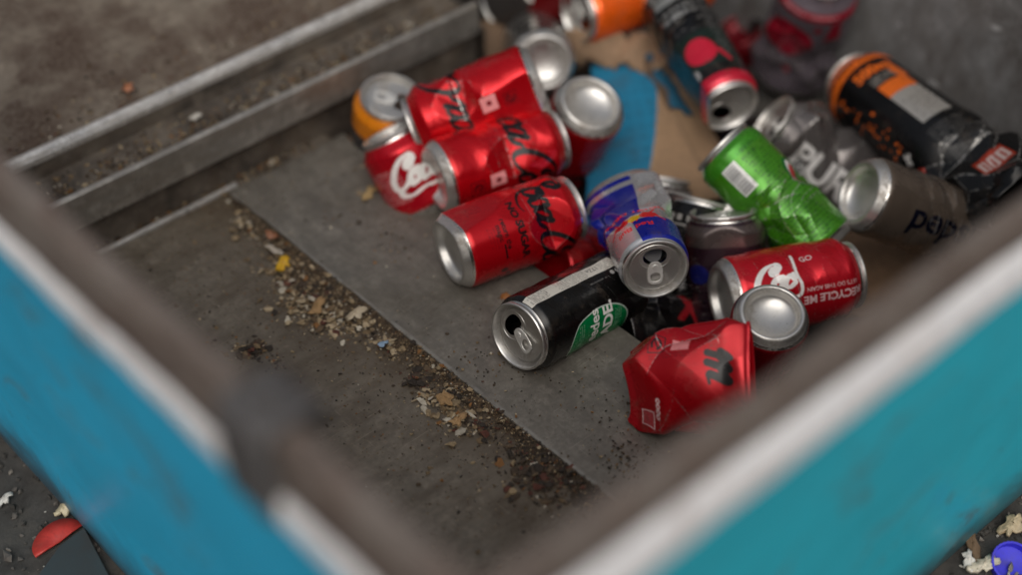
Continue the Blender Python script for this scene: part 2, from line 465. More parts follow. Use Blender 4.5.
def can(label, base, top, R=.033, L=None, paint=None, bg=(0, 0, 0), metal=.45, dents=(), opened=True, tab_ang=0, tab_up=0.0, spin=0.0,
        res=(280, 170), rl=None, group='crushed drink cans heaped in the hopper', name='drink_can', bare=True, ends=None, foot=None, scuff=.75, tabbed=True):
    base = np.array(base, float); top = np.array(top, float)
    ax = top - base; Lr = np.linalg.norm(ax); a = ax / Lr; L = L or Lr
    tc = CAM - (base + top) / 2; ec = tc - a * (tc @ a)
    if np.linalg.norm(ec) < 1e-3: ec = np.array([1.0, 0, 0]) - a * a[0]
    ec /= np.linalg.norm(ec); er = np.cross(a, ec)
    rl = rl or min(.0262, R * .86)           # lid radius
    rb = R * .77
    dents = list(dents); D = make_deform(R, L, dents)
    root = empty(name, label, 'can', group=group)
    root.matrix_world = Matrix(((ec[0], er[0], a[0], base[0]), (ec[1], er[1], a[1], base[1]), (ec[2], er[2], a[2], base[2]), (0, 0, 0, 1)))
    # body
    nu, nt = res; zb, zt = .0062, L - .0035
    ts = np.linspace(zb, zt, nt); neck = .0135 * (R - rl) / .007
    neck = max(.006, neck)
    def rad(z):
        k = np.clip((z - (L - .003 - neck)) / neck, 0, 1); s = k * k * (3 - 2 * k)
        k2 = np.clip((.0125 - z) / .0065, 0, 1)
        return R - (R - rl) * s - .0022 * k2 * k2
    th = (np.arange(nu) + .5) / nu * 2 * PI - PI
    rr = rad(ts); V = np.zeros((nt, nu, 3))
    V[..., 0] = rr[:, None] * np.cos(th); V[..., 1] = rr[:, None] * np.sin(th); V[..., 2] = ts[:, None]
    cv = Canvas(R * 1000, (zt - zb) * 1000, nu, nt, bg, metal)
    if paint: paint(cv)
    # bare metal at the neck edge and at the bottom chamfer
    c = cv.done()
    if bare and ends is None:
        c[ts > L - .0052] = [.62, .60, .57, 1]
        if foot is None: c[ts < .0082] = [.62, .60, .57, 1]
    if spin: c = np.roll(c, int(round(spin / 360 * nu)), 1)
    V = D(V.reshape(-1, 3)).reshape(nt, nu, 3)
    if dents:       # paint worn off along sharp folds
        hu, ht = 2 * PI * R / nu, (zt - zb) / nt
        ku = np.linalg.norm(np.roll(V, 1, 1) + np.roll(V, -1, 1) - 2 * V, axis=2) / hu ** 2
        kt = np.zeros((nt, nu)); kt[1:-1] = np.linalg.norm(V[2:] + V[:-2] - 2 * V[1:-1], axis=2) / ht ** 2
        kt[ts > L - .02] = 0; kt[ts < .016] = 0; ku[ts > L - .02] = 0; ku[ts < .016] = 0
        kap = np.maximum(ku - 1.4 / R, kt); r = np.random.RandomState(len(label)); ns = r.rand(nt, nu)
        for _ in range(3): ns = (ns + np.roll(ns, 1, 0) + np.roll(ns, 1, 1) + np.roll(ns, -1, 0) + np.roll(ns, -1, 1)) / 5
        for _ in range(2): kap = (kap + np.roll(kap, 1, 1) + np.roll(kap, -1, 1)) / 3
        q = (np.clip((kap - 130) / 260, 0, 1) * np.clip((ns - .44) / .1, 0, 1) * scuff)[..., None]
        c = c * (1 - q) + np.array([.55, .53, .50, .95]) * q
    i, j = np.meshgrid(np.arange(nt - 1), np.arange(nu), indexing='ij'); j2 = (j + 1) % nu
    F = np.stack([i * nu + j, i * nu + j2, (i + 1) * nu + j2, (i + 1) * nu + j], -1).reshape(-1, 4)
    link('body', mesh_np('can_body', V.reshape(-1, 3), F, True, c.reshape(-1, 4)), M['print'], root)
    # base: chamfer, stand ring, inward dome
    r0 = R - .0022
    prof = [(r0, .0063), (r0 - .0012, .0048), (rb + .0025, .0016), (rb + .0012, .0004), (rb, 0), (rb - .0012, .0005), (rb - .002, .002), (rb - .0027, .0045)]
    for k in np.linspace(0, 1, 12)[1:]: prof.append(((rb - .0027) * math.cos(k * PI / 2) + 1e-5, .0045 + .0085 * math.sin(k * PI / 2)))
    V, F = lathe('base', prof, 96, D); link('base', mesh_np('can_base', V, F[:, ::-1], True, None if (ends is None and foot is None) else np.tile([*(ends if foot is None else foot), .4], (len(V), 1))), M['alu'] if (ends is None and foot is None) else M['print'], root)
    # lid: seam, countersink, panel with the mouth, bead
    k = rl / .0262
    prof = [(rl - .0006, L - .0042), (rl - .0001, L - .003), (rl + .0009, L - .0022), (rl + .0011, L - .0006), (rl + .0005, L + .0002), (rl - .0006, L + .0002),
            (rl - .0014, L - .0008), (rl - .0019, L - .0035), (rl - .0026, L - .0066), (rl - .0033, L - .0070), (rl - .0040, L - .0064), (rl - .0045, L - .0046), (rl - .0052, L - .0042)]
    V1, F1 = lathe('lid', prof, 96, None)
    ta = math.radians(tab_ang); pr = rl - .0052
    outer = ell(0, 0, pr, pr, 96)
    hole = ell(0.0100 * k, 0, .0072 * k, .0098 * k, 40, 2.3) if opened else None
    V2, F2 = flat_with_hole(outer, hole, L - .0042)
    bead = ell(.0088 * k, 0, .0098 * k, .0126 * k, 48, 2.3); V3, F3 = tube(np.c_[bead, np.full(48, L - .0041)], .00035, 6)
    Vs, F3s, F4s, off = [V1], [], [F1], len(V1)
    F3s.append(F2 + off); Vs.append(V2); off += len(V2)
    F4s.append(F3 + off); Vs.append(V3); off += len(V3)
    if opened:      # flap pushed down inside the mouth
        fl = ell(.0105 * k, 0, .0062 * k, .0085 * k, 24, 2.3); zf = L - .0050 - (fl[:, 0] - .004 * k) * 2.4
        vf = np.c_[fl, zf]; vf = np.vstack([vf, vf.mean(0)]); ff = np.array([(q, (q + 1) % 24, 24) for q in range(24)])
        F3s.append(ff + off); Vs.append(vf); off += len(vf)
    Vl = D(rot2(np.vstack(Vs), ta))
    lid = link('lid', mesh_np('can_lid', Vl, [np.concatenate(F4s), np.concatenate(F3s)], True, None if ends is None else np.tile([*ends, .4], (len(Vl), 1))), M['alu'] if ends is None else M['print'], root)
    lid.data.set_sharp_from_angle(angle=math.radians(38))
    if tabbed:
        bm = bmesh.new(); es = []
        lo = []
        for x, y in ((.0035, .0048), (-.002, .0062), (-.009, .0064), (-.0125, .0058), (-.0148, .0035), (-.0152, 0)): lo.append((x, y))
        lo = [(.0060, 0), (.0055, .0028)] + lo; full = lo + [(x, -y) for x, y in lo[-2:0:-1]]
        hol = ell(-.0085, 0, .0040, .0042, 20, 2.6); vs_all = []
        for loop in (full, hol):
            vs = [bm.verts.new((p[0] * k, p[1] * k, 0)) for p in loop]
            es += [bm.edges.new((vs[q], vs[(q + 1) % len(vs)])) for q in range(len(vs))]
        bmesh.ops.triangle_fill(bm, edges=es, use_beauty=True, normal=(0, 0, 1))
        g = bmesh.ops.extrude_face_region(bm, geom=bm.faces[:]); bmesh.ops.translate(bm, verts=[v for v in g['geom'] if isinstance(v, bmesh.types.BMVert)], vec=(0, 0, .0011))
        rv = bmesh.ops.create_cone(bm, cap_ends=True, segments=16, radius1=.0026 * k, radius2=.0022 * k, depth=.0014, matrix=Matrix.Translation((0.001 * k, 0, .0012)))
        bmesh.ops.recalc_face_normals(bm, faces=bm.faces[:])
        for v in bm.verts:
            x, y, z = v.co; lift = -tab_up * min(0.0, x)
            v.co = (x, y, z + L - .0040 + lift)
        me = bpy.data.meshes.new('can_tab'); bm.to_mesh(me); bm.free()
        vv = np.array([v.co[:] for v in me.vertices]); vv = D(rot2(vv, ta)); me.vertices.foreach_set('co', vv.astype(np.float32).ravel()); me.update()
        tb = link('tab', me, M['tab'], lid)
        bv = tb.modifiers.new('edge', 'BEVEL'); bv.width = .0003; bv.segments = 2; bv.limit_method = 'ANGLE'
    return root

# ------------------------------------------------------------------ the hopper and the ground
def prism(name, prof, axis, s0, s1, mat, parent, bevel=.0008, seg=1, wob=0.0, seed=0):
    """profile in (y,z) run along x, or in (x,z) run along y"""
    n = len(prof); m = max(2, int(abs(s1 - s0) / .02)) if wob else 2
    r = np.random.RandomState(seed); V = []
    for i in range(m):
        s = s0 + (s1 - s0) * i / (m - 1); j = r.uniform(-wob, wob, 2) if wob else (0, 0)
        for (a, b) in prof: V.append((s, a + j[0], b + j[1]) if axis == 'x' else (a + j[0], s, b + j[1]))
    F = [tuple(range(n))[::-1], tuple(range((m - 1) * n, m * n))]
    for i in range(m - 1):
        for k in range(n): F.append((i * n + k, i * n + (k + 1) % n, (i + 1) * n + (k + 1) % n, (i + 1) * n + k))
    me = bpy.data.meshes.new(name); me.from_pydata(V, [], F)
    bm = bmesh.new(); bm.from_mesh(me); bmesh.ops.recalc_face_normals(bm, faces=bm.faces[:]); bm.to_mesh(me); bm.free()
    o = link(name, me, mat, parent)
    if bevel:
        b = o.modifiers.new('edge', 'BEVEL'); b.width = bevel; b.segments = seg + 1; b.limit_method = 'ANGLE'; b.angle_limit = math.radians(25)
        for p in me.polygons: p.use_smooth = True
        me.set_sharp_from_angle(angle=math.radians(35))
    return o

def slab(name, V, th, mat, parent, bevel=.0006):
    """thickened polygon, V in order"""
    me = bpy.data.meshes.new(name); me.from_pydata(V, [], [tuple(range(len(V)))])
    o = link(name, me, mat, parent)
    s = o.modifiers.new('thickness', 'SOLIDIFY'); s.thickness = th; s.offset = -1
    if bevel:
        b = o.modifiers.new('edge', 'BEVEL'); b.width = bevel; b.segments = 2
    return o

H = empty('metal_hopper', 'open steel hopper with blue painted sides and rusty rims holding the cans', 'hopper', (0, 0, 0))
# inside floor, left of the sheet, and the sunken part under the cans
prism('floor_plate', [(-.37, -.006), (-.37, 0), (.262, 0), (.262, -.006)], 'x', -.355, .020, M['floor'], H)
prism('floor_lip', [(.2625, -.006), (.2625, .0025), (.2665, .0030), (.2665, -.006)], 'x', -.40, -.085, M['lip'], H, .0008, 2)
prism('channel_floor', [(.267, -.012), (.267, -.004), (.2795, -.004), (.2795, -.012)], 'x', -.40, .020, M['gutter'], H)
prism('step_face', [(-.37, -.09), (-.37, -.0065), (.2795, -.0065), (.2795, -.09)], 'x', .014, .0195, M['pit'], H)
prism('sunken_floor', [(-.46, -.098), (-.46, -.088), (.42, -.088), (.42, -.098)], 'x', .0, .49, M['pit'], H)
prism('lower_wall', [(.28, -.09), (.28, .0295), (.288, .0295), (.288, -.09)], 'x', -.40, .205, M['gutter'], H)
prism('ledge', [(.268, .030), (.268, .0615), (.2715, .0635), (.2745, .0625), (.2745, .030)], 'x', -.42, .200, M['ledge'], H, .001, 2)
prism('gutter', [(.275, .040), (.275, .0485), (.3265, .0500), (.3265, .040)], 'x', -.42, .200, M['gutter'], H)
prism('lip_riser', [(.327, .040), (.327, .0635), (.3395, .0635), (.3395, .040)], 'x', -.42, .202, M['gutter'], H, 0)
prism('worn_lip', [(.3268, .0637), (.3270, .0680), (.3290, .0715), (.3325, .0735), (.3365, .0725), (.3395, .069), (.3395, .0637)], 'x', -.42, .202, M['lip'], H, 0)
slab('back_plate', [(-.60, .3400, .066), (.205, .3400, .066), (.205, 1.0, .30), (-.60, 1.0, .30)], .004, M['backplate'], H)
prism('recess_wall', [(.40, -.09), (.40, .42), (.408, .42), (.408, -.09)], 'x', .206, .49, M['pit'], H)  # dark colour stands in for the shade deep in the recess
prism('recess_cheek', [(.27, -.09), (.27, .0295), (.34, .0655), (.40, .085), (.40, -.09)], 'x', .2055, .2085, M['pit'], H)
slab('side_wall', [(.485, -.47, -.09), (.485, .40, -.09), (.505, .40, .55), (.505, -.47, .55)], -.005, M['wallgrey'], H)  # upper part out of view, raised to give the cans dark reflections
# near walls: blue painted outside, leaning outwards to the rim
slab('blue_panel', [(-.363, -.377, -.075), (-.4150, -.4520, .340), (-.4150, .80, .340), (-.363, .80, -.075)], .004, M['blue'], H)
slab('teal_panel', [(-.363, -.377, -.075), (.75, -.377, -.075), (.75, -.4520, .340), (-.4150, -.4520, .340)], .004, M['teal'], H)
slab('inner_wall', [(-.355, -.37, -.002), (-.355, .80, -.002), (-.4030, .80, .336), (-.4030, -.4415, .336)], .002, M['floor'], H)
slab('inner_wall', [(-.355, -.37, -.002), (-.4030, -.4415, .336), (.484, -.4415, .336), (.484, -.37, -.09)], .002, M['floor'], H)
prism('rim_edge', [(-.4205, .338), (-.4210, .347), (-.4195, .3520), (-.4170, .3535), (-.4160, .338)], 'y', -.459, .80, M['rimwhite'], H, .0015, 3, .0004, 1)
prism('rim_flange', [(-.4155, .334), (-.4155, .3800), (-.4130, .3850), (-.4040, .3850), (-.4010, .3820), (-.4010, .334)], 'y', -.4525, .80, M['rimrust'], H, .0012, 2, .0007, 2)
prism('rim_edge', [(-.4600, .336), (-.4605, .3485), (-.4580, .3555), (-.4535, .3605), (-.4530, .336)], 'x', -.4155, .75, M['rimwhite'], H, .0015, 3, .0004, 3)
prism('rim_flange', [(-.4520, .334), (-.4520, .3730), (-.4500, .3770), (-.4420, .3770), (-.4395, .3740), (-.4395, .334)], 'x', -.4005, .48, M['rimrust'], H, .0012, 2, .0007, 4)
# clamp over the rim: plate, hooked jaw and bolt
def clamp():
    x, y, z = -.4090, -0.3221378014811767, .3855
    o = prism('rim_clamp', [(x - .0150, z - .048), (x - .0175, z - .020), (x - .0155, z + .002), (x - .010, z + .0065), (x + .012, z + .0065), (x + .019, z + .001), (x + .019, z - .016), (x + .0145, z - .016), (x + .0145, z + .0003), (x - .0078, z + .0003), (x - .0078, z - .048)],
              'y', y - .0165, y + .0165, M['bracket'], H, .003, 3)
    V, F = lathe('bolt', [(.0001, z + .0135), (.005, z + .0135), (.0062, z + .012), (.0062, z + .0075), (.0085, z + .0075), (.0085, z + .006)], 6, None)
    V[:, 0] += x + .002; V[:, 1] += y
    link('bolt', mesh_np('bolt', V, F, False), M['bracket'], o)
clamp()

sheet_V = []
def make_sheet():
    n = 60; r = np.random.RandomState(5); V = []
    ys = np.linspace(.258, -.372, n); jag = np.cumsum(r.normal(0, .0004, n)); jag -= np.linspace(jag[0], jag[-1], n)
    m = 14
    for i, y in enumerate(ys):
        for k in range(m):
            s = k / (m - 1); x = (-.0985 + jag[i]) * (1 - s) + .0275 * s
            if i == 0: y_ = y - .004 * (s < .05) + r.uniform(-.001, .001)
            else: y_ = y
            V.append((x, y_, .0042 + .0010 * math.sin(y * 13 + s * 2) * (s > 0) + .0006 * math.sin(s * 9)))
    F = [(i * m + k, i * m + k + 1, (i + 1) * m + k + 1, (i + 1) * m + k) for i in range(n - 1) for k in range(m - 1)]
    me = mesh_np('loose_sheet', np.array(V), np.array(F)[:, ::-1])
    o = link('loose_sheet', me, M['sheet'])
    s = o.modifiers.new('thickness', 'SOLIDIFY'); s.thickness = .0026; s.offset = -1
    b = o.modifiers.new('edge', 'BEVEL'); b.width = .0007; b.segments = 2; b.limit_method = 'ANGLE'
    tag(o, 'grey scuffed metal sheet lying on the hopper floor beside the dirt line', 'metal sheet')
make_sheet()

# ground outside
gnd = slab('ground', [(-6, -6, -.076), (6, -6, -.076), (6, 6, -.076), (-6, 6, -.076)], .02, M['asphalt'], None, 0)
gnd['kind'] = 'structure'

# ------------------------------------------------------------------ crumbs
_ico = {}
def ico(sub):
    if sub not in _ico:
        bm = bmesh.new(); bmesh.ops.create_icosphere(bm, subdivisions=sub, radius=1)
        _ico[sub] = (np.array([v.co[:] for v in bm.verts]), np.array([[v.index for v in f.verts] for f in bm.faces])); bm.free()
    return _ico[sub]
def crumbs(name, items, mat, label, cat, sub=1, seed=1, kind='stuff', extra=None):
    """items: (x, y, z, size, colour, flatness)"""
    r = np.random.RandomState(seed); V0, F0 = ico(sub); Vs, Fs, Cs = [], [], []
    for i, (x, y, z, s, c, fl) in enumerate(items):
        P = V0 * (1 + r.uniform(-.5, .5, (len(V0), 1))) * [1, r.uniform(.45, .9), fl] * s
        a, b = r.uniform(0, 2 * PI), r.uniform(-.5, .5)
        P = rot2(P, a); P = P @ np.array([[1, 0, 0], [0, math.cos(b), -math.sin(b)], [0, math.sin(b), math.cos(b)]])
        P[:, 2] += -P[:, 2].min() * .8
        Vs.append(P + [x, y, z]); Fs.append(F0 + i * len(V0)); Cs.append(np.tile(c, (len(V0), 1)) * r.uniform(.75, 1.2, (len(V0), 1)))
    Fl = [np.concatenate(Fs)]
    if extra is not None:
        Fl.append(extra[1] + sum(len(v) for v in Vs)); Vs.append(extra[0]); Cs.append(extra[2])
    o = link(name, mesh_np(name, np.concatenate(Vs), Fl, False, np.concatenate(Cs)), mat)
    return tag(o, label, cat, kind=kind)
PAL = [np.array(c) for c in ((.10, .065, .035), (.17, .115, .06), (.30, .22, .125), (.42, .33, .21), (.055, .036, .022), (.028, .02, .014), (.22, .10, .03), (.5, .45, .36), (.10, .03, .018))]
def pick(r, w): return PAL[r.choice(len(PAL), p=np.array(w) / sum(w))]
def seam_items():
    r = np.random.RandomState(21); it = []
    W = [5, 5, 4, 3.2, 5, 4, 1.2, 1.2, .5]; WD = [4, 2, 1, .4, 6, 8, .6, .25, 2.5]
    knots = [(.255, .006, .3), (.22, .012, .6), (.17, .026, 1.1), (.13, .034, 1.4), (.09, .036, 1.6), (.05, .030, 1.0), (.02, .022, .7), (-.02, .020, 1.0), (-.06, .022, 1.2), (-.10, .017, 1.0), (-.14, .017, 1.1), (-.18, .024, 1.5), (-.21, .020, 1.0), (-.26, .012, .6)]
    ky = np.array([k[0] for k in knots])[::-1]; kw = np.array([k[1] for k in knots])[::-1]; kd = np.array([k[2] for k in knots])[::-1]
    n = 0
    while n < 4200:
        y = r.uniform(-.27, .262)
        if r.rand() > np.interp(y, ky, kd) / 1.7: continue
        w = np.interp(y, ky, kw); q = abs(r.normal(0, .62)); x = -.1005 - q * w * .8
        dark = np.clip((-.09 - y) / .08, 0, .85); big = r.rand() < .06
        s = (r.uniform(.0014, .0032) if big else r.uniform(.00025, .0010)) * (1 if q < 1.4 else .6)
        hgt = max(0, .0062 * (1 - q / 1.6)) * r.rand() * min(1, w / .02)
        it.append((x, y, hgt, s, pick(r, WD if r.rand() < dark else W), r.uniform(.15, .6))); n += 1
    for cx, cy, sd, m, wt in CLUMPS:
        for _ in range(m):
            x, y = r.normal(cx, sd), r.normal(cy, sd * 1.3)
            if x > -.1005: continue
            it.append((x, y, r.uniform(0, .006) * math.exp(-((x - cx) ** 2 + (y - cy) ** 2) / sd ** 2), (r.uniform(.0005, .0018) if r.rand() < .8 else r.uniform(.002, .0044)), pick(r, wt), r.uniform(.12, .4)))
    return it
TANW, DRKW = [1.2, 3, 6, 6, 1, .6, .6, 2.4, .2], [4, 2, .6, .2, 6, 8, .5, .2, 3]
CLUMPS = [(*pt, sd, m, w) for pt, sd, m, w in (((-0.1248, 0.1365), .008, 120, TANW), ((-0.1361, 0.1002), .011, 220, TANW), ((-0.1322, 0.0722), .010, 200, TANW), ((-0.1170, 0.0532), .007, 120, TANW), ((-0.1219, 0.1034), .008, 120, DRKW),
    ((-0.1189, 0.0127), .006, 60, TANW), ((-0.1272, -0.0637), .008, 150, TANW), ((-0.1270, -0.0863), .007, 100, TANW), ((-0.1248, -0.0313), .006, 70, DRKW), ((-0.1209, -0.1017), .006, 70, DRKW), ((-0.1262, -0.1672), .012, 260, DRKW), ((-0.1159, -0.1664), .008, 120, DRKW), ((-0.1193, -0.1436), .007, 80, DRKW), ((-0.1940, 0.0811), .0045, 110, DRKW), ((-0.2055, 0.0887), .004, 16, TANW), ((-0.1139, 0.2095), .007, 70, TANW))]
def packed_dirt():
    r = np.random.RandomState(31); ny, nx = 520, 44; V, C = [], []
    yy = np.linspace(.262, -.272, ny); ph = r.rand(24) * 6
    for y in yy:
        w = np.interp(y, [-.272, -.24, -.2, -.15, -.1, -.06, -.02, .03, .08, .13, .17, .22, .262], [.004, .014, .026, .020, .016, .020, .016, .018, .030, .032, .022, .012, .004])
        w *= 1 + .25 * math.sin(y * 90 + ph[0]) + .2 * math.sin(y * 210 + ph[1])
        for k in range(nx):
            q = k / (nx - 1); x = -.0988 - q * w
            n = sum(math.sin(x * f + p) * math.sin(y * f * 1.13 + p2) for f, p, p2 in ((260, ph[2], ph[3]), (520, ph[4], ph[5]), (1100, ph[6], ph[7]))) / 3
            z = .0048 * (1 - q) ** 1.6 * (.55 + .6 * n) + r.uniform(-.0004, .0005) - .0008 * q
            V.append((x, y, z)); t = np.clip(.5 + n + r.normal(0, .25), 0, 1); dk = np.clip((-.09 - y) / .08, 0, .8)
            C.append((np.array([.030, .020, .012]) * (1 - t) + np.array([.115, .075, .040]) * t) * (1 - .6 * dk))
    F = [(i * nx + k, i * nx + k + 1, (i + 1) * nx + k + 1, (i + 1) * nx + k) for i in range(ny - 1) for k in range(nx - 1)]
    return np.array(V), np.array(F), np.array(C)
crumbs('seam_dirt', seam_items(), M['crumb'], 'brown line of crumbs and dirt along the edge of the metal sheet', 'dirt', 1, 3, extra=packed_dirt())
def scatter_items():
    r = np.random.RandomState(8); it = []
    W = [5, 5, 2, 1.2, 5, 5, 1.6, .6, .3]
    for _ in range(3400):      # left floor, denser near the seam
        x = -.10 - abs(r.normal(0, .085)); y = r.uniform(-.3, .26)
        if x < -.345: continue
        it.append((x, y, .0, r.uniform(.0002, .0009) * (2.2 if r.rand() < .05 else 1), pick(r, W), r.uniform(.2, .6)))
    for _ in range(900):      # on the sheet
        it.append((r.uniform(-.097, .024), r.uniform(-.3, .255), .0045, r.uniform(.0003, .0011) * (2.2 if r.rand() < .03 else 1), pick(r, W), r.uniform(.25, .6)))
    for cx, cy, sd, n in ((-.07, -.20, .012, 90), (-.03, -.17, .016, 60), (-.08, -.05, .012, 30), (-.045, .10, .01, 24), (-.06, .16, .008, 14), (-.19, .06, .006, 40)):
        for _ in range(n):
            x, y = r.normal(cx, sd), r.normal(cy, sd)
            it.append((x, y, .0046 if x > -.097 else 0, r.uniform(.0004, .0016), pick(r, [3, 2, 1, .5, 5, 6, .5, .3, .3]), r.uniform(.3, .7)))
    return it
crumbs('scattered_crumbs', scatter_items(), M['crumb'], 'specks of grit scattered over the hopper floor and sheet', 'dirt', 1, 4)
def gutter_items():
    r = np.random.RandomState(9); it = []
    W = [6, 5, 2.2, 1.2, 6, 5, 1.3, 1.2, .6]
    for _ in range(1300): it.append((r.uniform(-.40, .2), r.triangular(.276, .292, .325), .0493, r.uniform(.0006, .0022) * (1.9 if r.rand() < .04 else 1), pick(r, W), r.uniform(.35, .8)))
    for _ in range(500): it.append((r.uniform(-.40, .0), r.uniform(.267, .279), -.004, r.uniform(.0006, .0026), pick(r, W), r.uniform(.35, .8)))
    for _ in range(420):
        y = .340 + abs(r.normal(0, .022)); it.append((r.uniform(-.45, .2), y, .066 + (y - .34) * .3545, r.uniform(.0005, .0022) * (1.6 if r.rand() < .05 else 1), pick(r, W), r.uniform(.35, .7)))
    return it
crumbs('gutter_dirt', gutter_items(), M['crumb'], 'brown grit and food crumbs filling the gutter behind the steel ledge', 'dirt', 1, 5)
def gravel_items():
    r = np.random.RandomState(10); it = []; G = [np.array(c) for c in ((.05, .047, .042), (.10, .09, .08), (.20, .18, .155), (.42, .40, .36), (.025, .023, .02))]
    for _ in range(2200):
        x, y = r.uniform(-.62, -.362), r.uniform(-.16, .42); it.append((x, y, -.076, r.uniform(.0006, .0032) * (2 if r.rand() < .04 else 1), G[r.choice(5, p=[.38, .25, .16, .06, .15])], r.uniform(.4, .9)))
    for _ in range(1500):
        x, y = r.uniform(.06, .46), r.uniform(-.58, -.378); it.append((x, y, -.076, r.uniform(.0006, .0032) * (2 if r.rand() < .05 else 1), G[r.choice(5, p=[.35, .25, .18, .08, .14])], r.uniform(.4, .9)))
    return it
crumbs('gravel', gravel_items(), M['crumb'], 'loose grey gravel and grit on the ground outside the hopper', 'gravel', 1, 6)

# ------------------------------------------------------------------ single scraps
def scrap(name, label, cat, c, size, col, seed, th=.0008, up=.3, mat='plastic', rot=0, n=9):
    """torn crumpled flake"""
    r = np.random.RandomState(seed); a = np.linspace(0, 2 * PI, 26, endpoint=False); rim = 1 + .25 * np.sin(a * 2 + r.rand() * 6) + .18 * np.sin(a * 5 + r.rand() * 6) + r.uniform(-.24, .24, 26)
    V, F, m = [], [], 5
    for i in range(m + 1):
        for k in range(26):
            q = i / m * rim[k]; x, y = q * math.cos(a[k]) * size[0], q * math.sin(a[k]) * size[1]
            V.append((x, y, up * size[1] * (.6 * math.sin(x / size[0] * 2.2 + r.rand() * .5) + .5 * math.cos(y / size[1] * 2.5)) + r.uniform(-.13, .13) * size[1]))
    for i in range(m):
        for k in range(26): F.append((i * 26 + k, (i + 1) * 26 + k, (i + 1) * 26 + (k + 1) % 26, i * 26 + (k + 1) % 26))
    V = rot2(np.array(V), math.radians(rot)); V[:, 2] -= V[:, 2].min() * .9
    cc = np.tile(col, (len(V), 1)) * r.uniform(.85, 1.1, (len(V), 1))
    o = link(name, mesh_np(name, V, np.array(F), True, cc), M[mat]); o.location = c
    s = o.modifiers.new('thickness', 'SOLIDIFY'); s.thickness = th
    return tag(o, label, cat)
scrap('yellow_scrap', 'crumpled yellow scrap in the dirt line near its upper end', 'scrap', (-0.1228, 0.1417, 0.0060), (.0075, .0055), lin(205, 160, 30), 1, up=.5, rot=50)
scrap('paper_scrap', 'torn white paper scrap beside the yellow scrap', 'scrap', (-0.1163, 0.1635, 0.0060), (.008, .0035), lin(175, 165, 150), 2, rot=110)
scrap('paper_scrap', 'pale torn flake on the dirt line below the yellow scrap', 'scrap', (-0.1167, 0.0517, 0.0080), (.0085, .005), lin(180, 165, 140), 3, up=.5, rot=10)
scrap('blue_scrap', 'tiny pale blue scrap at the edge of the sheet', 'scrap', (-0.1205, 0.0129, 0.0060), (.0042, .0026), lin(140, 165, 190), 4, rot=-40)
scrap('bread_crust', 'largest tan flake in the middle of the dirt line', 'scrap', (-0.1325, 0.0807, 0.0060), (.008, .0055), lin(160, 128, 88), 5, .001, .5, 'crumb', 20)
scrap('bread_crust', 'tan flake in the lower half of the dirt line', 'scrap', (-0.1244, -0.0662, 0.0060), (.0065, .005), lin(160, 128, 88), 6, .001, .5, 'crumb', 60)
scrap('bread_crust', 'tan flake below a tan flake at the lower end of dirt line', 'scrap', (-0.1295, -0.0882, 0.0050), (.006, .0045), lin(165, 132, 92), 7, .001, .5, 'crumb', -20)
scrap('leaf_flake', 'orange brown leaf flake standing near the yellow scrap', 'scrap', (-0.1082, 0.1774, 0.0080), (.007, .0035), lin(140, 90, 60), 8, up=.5, rot=100)
scrap('orange_flake', 'orange flake on the sheet left of the black can', 'scrap', (-0.0148, -0.0096, 0.0050), (.0042, .0030), lin(150, 95, 45), 10, rot=15)
scrap('tan_flake', 'tan flake lying on the sheet below the red can with script', 'scrap', (-0.0119, 0.1702, 0.0050), (.0075, .0055), lin(165, 140, 95), 12, rot=15)
scrap('orange_flake', 'orange peel bit on the gutter wall edge at upper left', 'scrap', (-0.1246, 0.3547, 0.0750), (.0055, .0045), lin(170, 110, 75), 13, up=.5)
scrap('white_pebble', 'white bit in the gutter between the lip and ledge', 'scrap', (-0.0907, 0.3081, 0.0520), (.005, .0035), lin(190, 185, 175), 14, up=.5)
# outside: red strip, painted sheet, cap and bits
def half_round():
    a = np.linspace(0, PI, 22); V = [(0, 0, .0006)]
    for q in (.5, 1.0): V += [(q * .021 * math.cos(k), q * .019 * math.sin(k), .0016 * q * math.sin(2 * k) + .002) for k in a]
    F3 = [(0, 1 + k, 2 + k) for k in range(21)]; F4 = [(1 + k, 23 + k, 24 + k, 2 + k) for k in range(21)]
    V = rot2(np.array(V), math.radians(4)); c = np.tile(lin(188, 56, 48), (len(V), 1)) * RNG.uniform(.85, 1.1, (len(V), 1))
    o = link('red_scrap', mesh_np('red_scrap', V, [np.array(F4), np.array(F3)], True, c), M['plastic']); o.location = (-0.3834, 0.0775, -0.0725)
    m = o.modifiers.new('thickness', 'SOLIDIFY'); m.thickness = .0015
    tag(o, 'red half round scrap on the ground beside the blue panel', 'scrap')
half_round()
def plank():
    o = slab('painted_offcut', [(-0.4331, 0.0456, -0.0680), (-0.3813, -0.0164, -0.0680), (-0.3640, 0.0741, -0.0680), (-0.3861, 0.0710, -0.0680)], .006, M['offcut'], None)
    tag(o, 'dark teal painted offcut lying on the gravel below the red scrap', 'offcut')
plank()
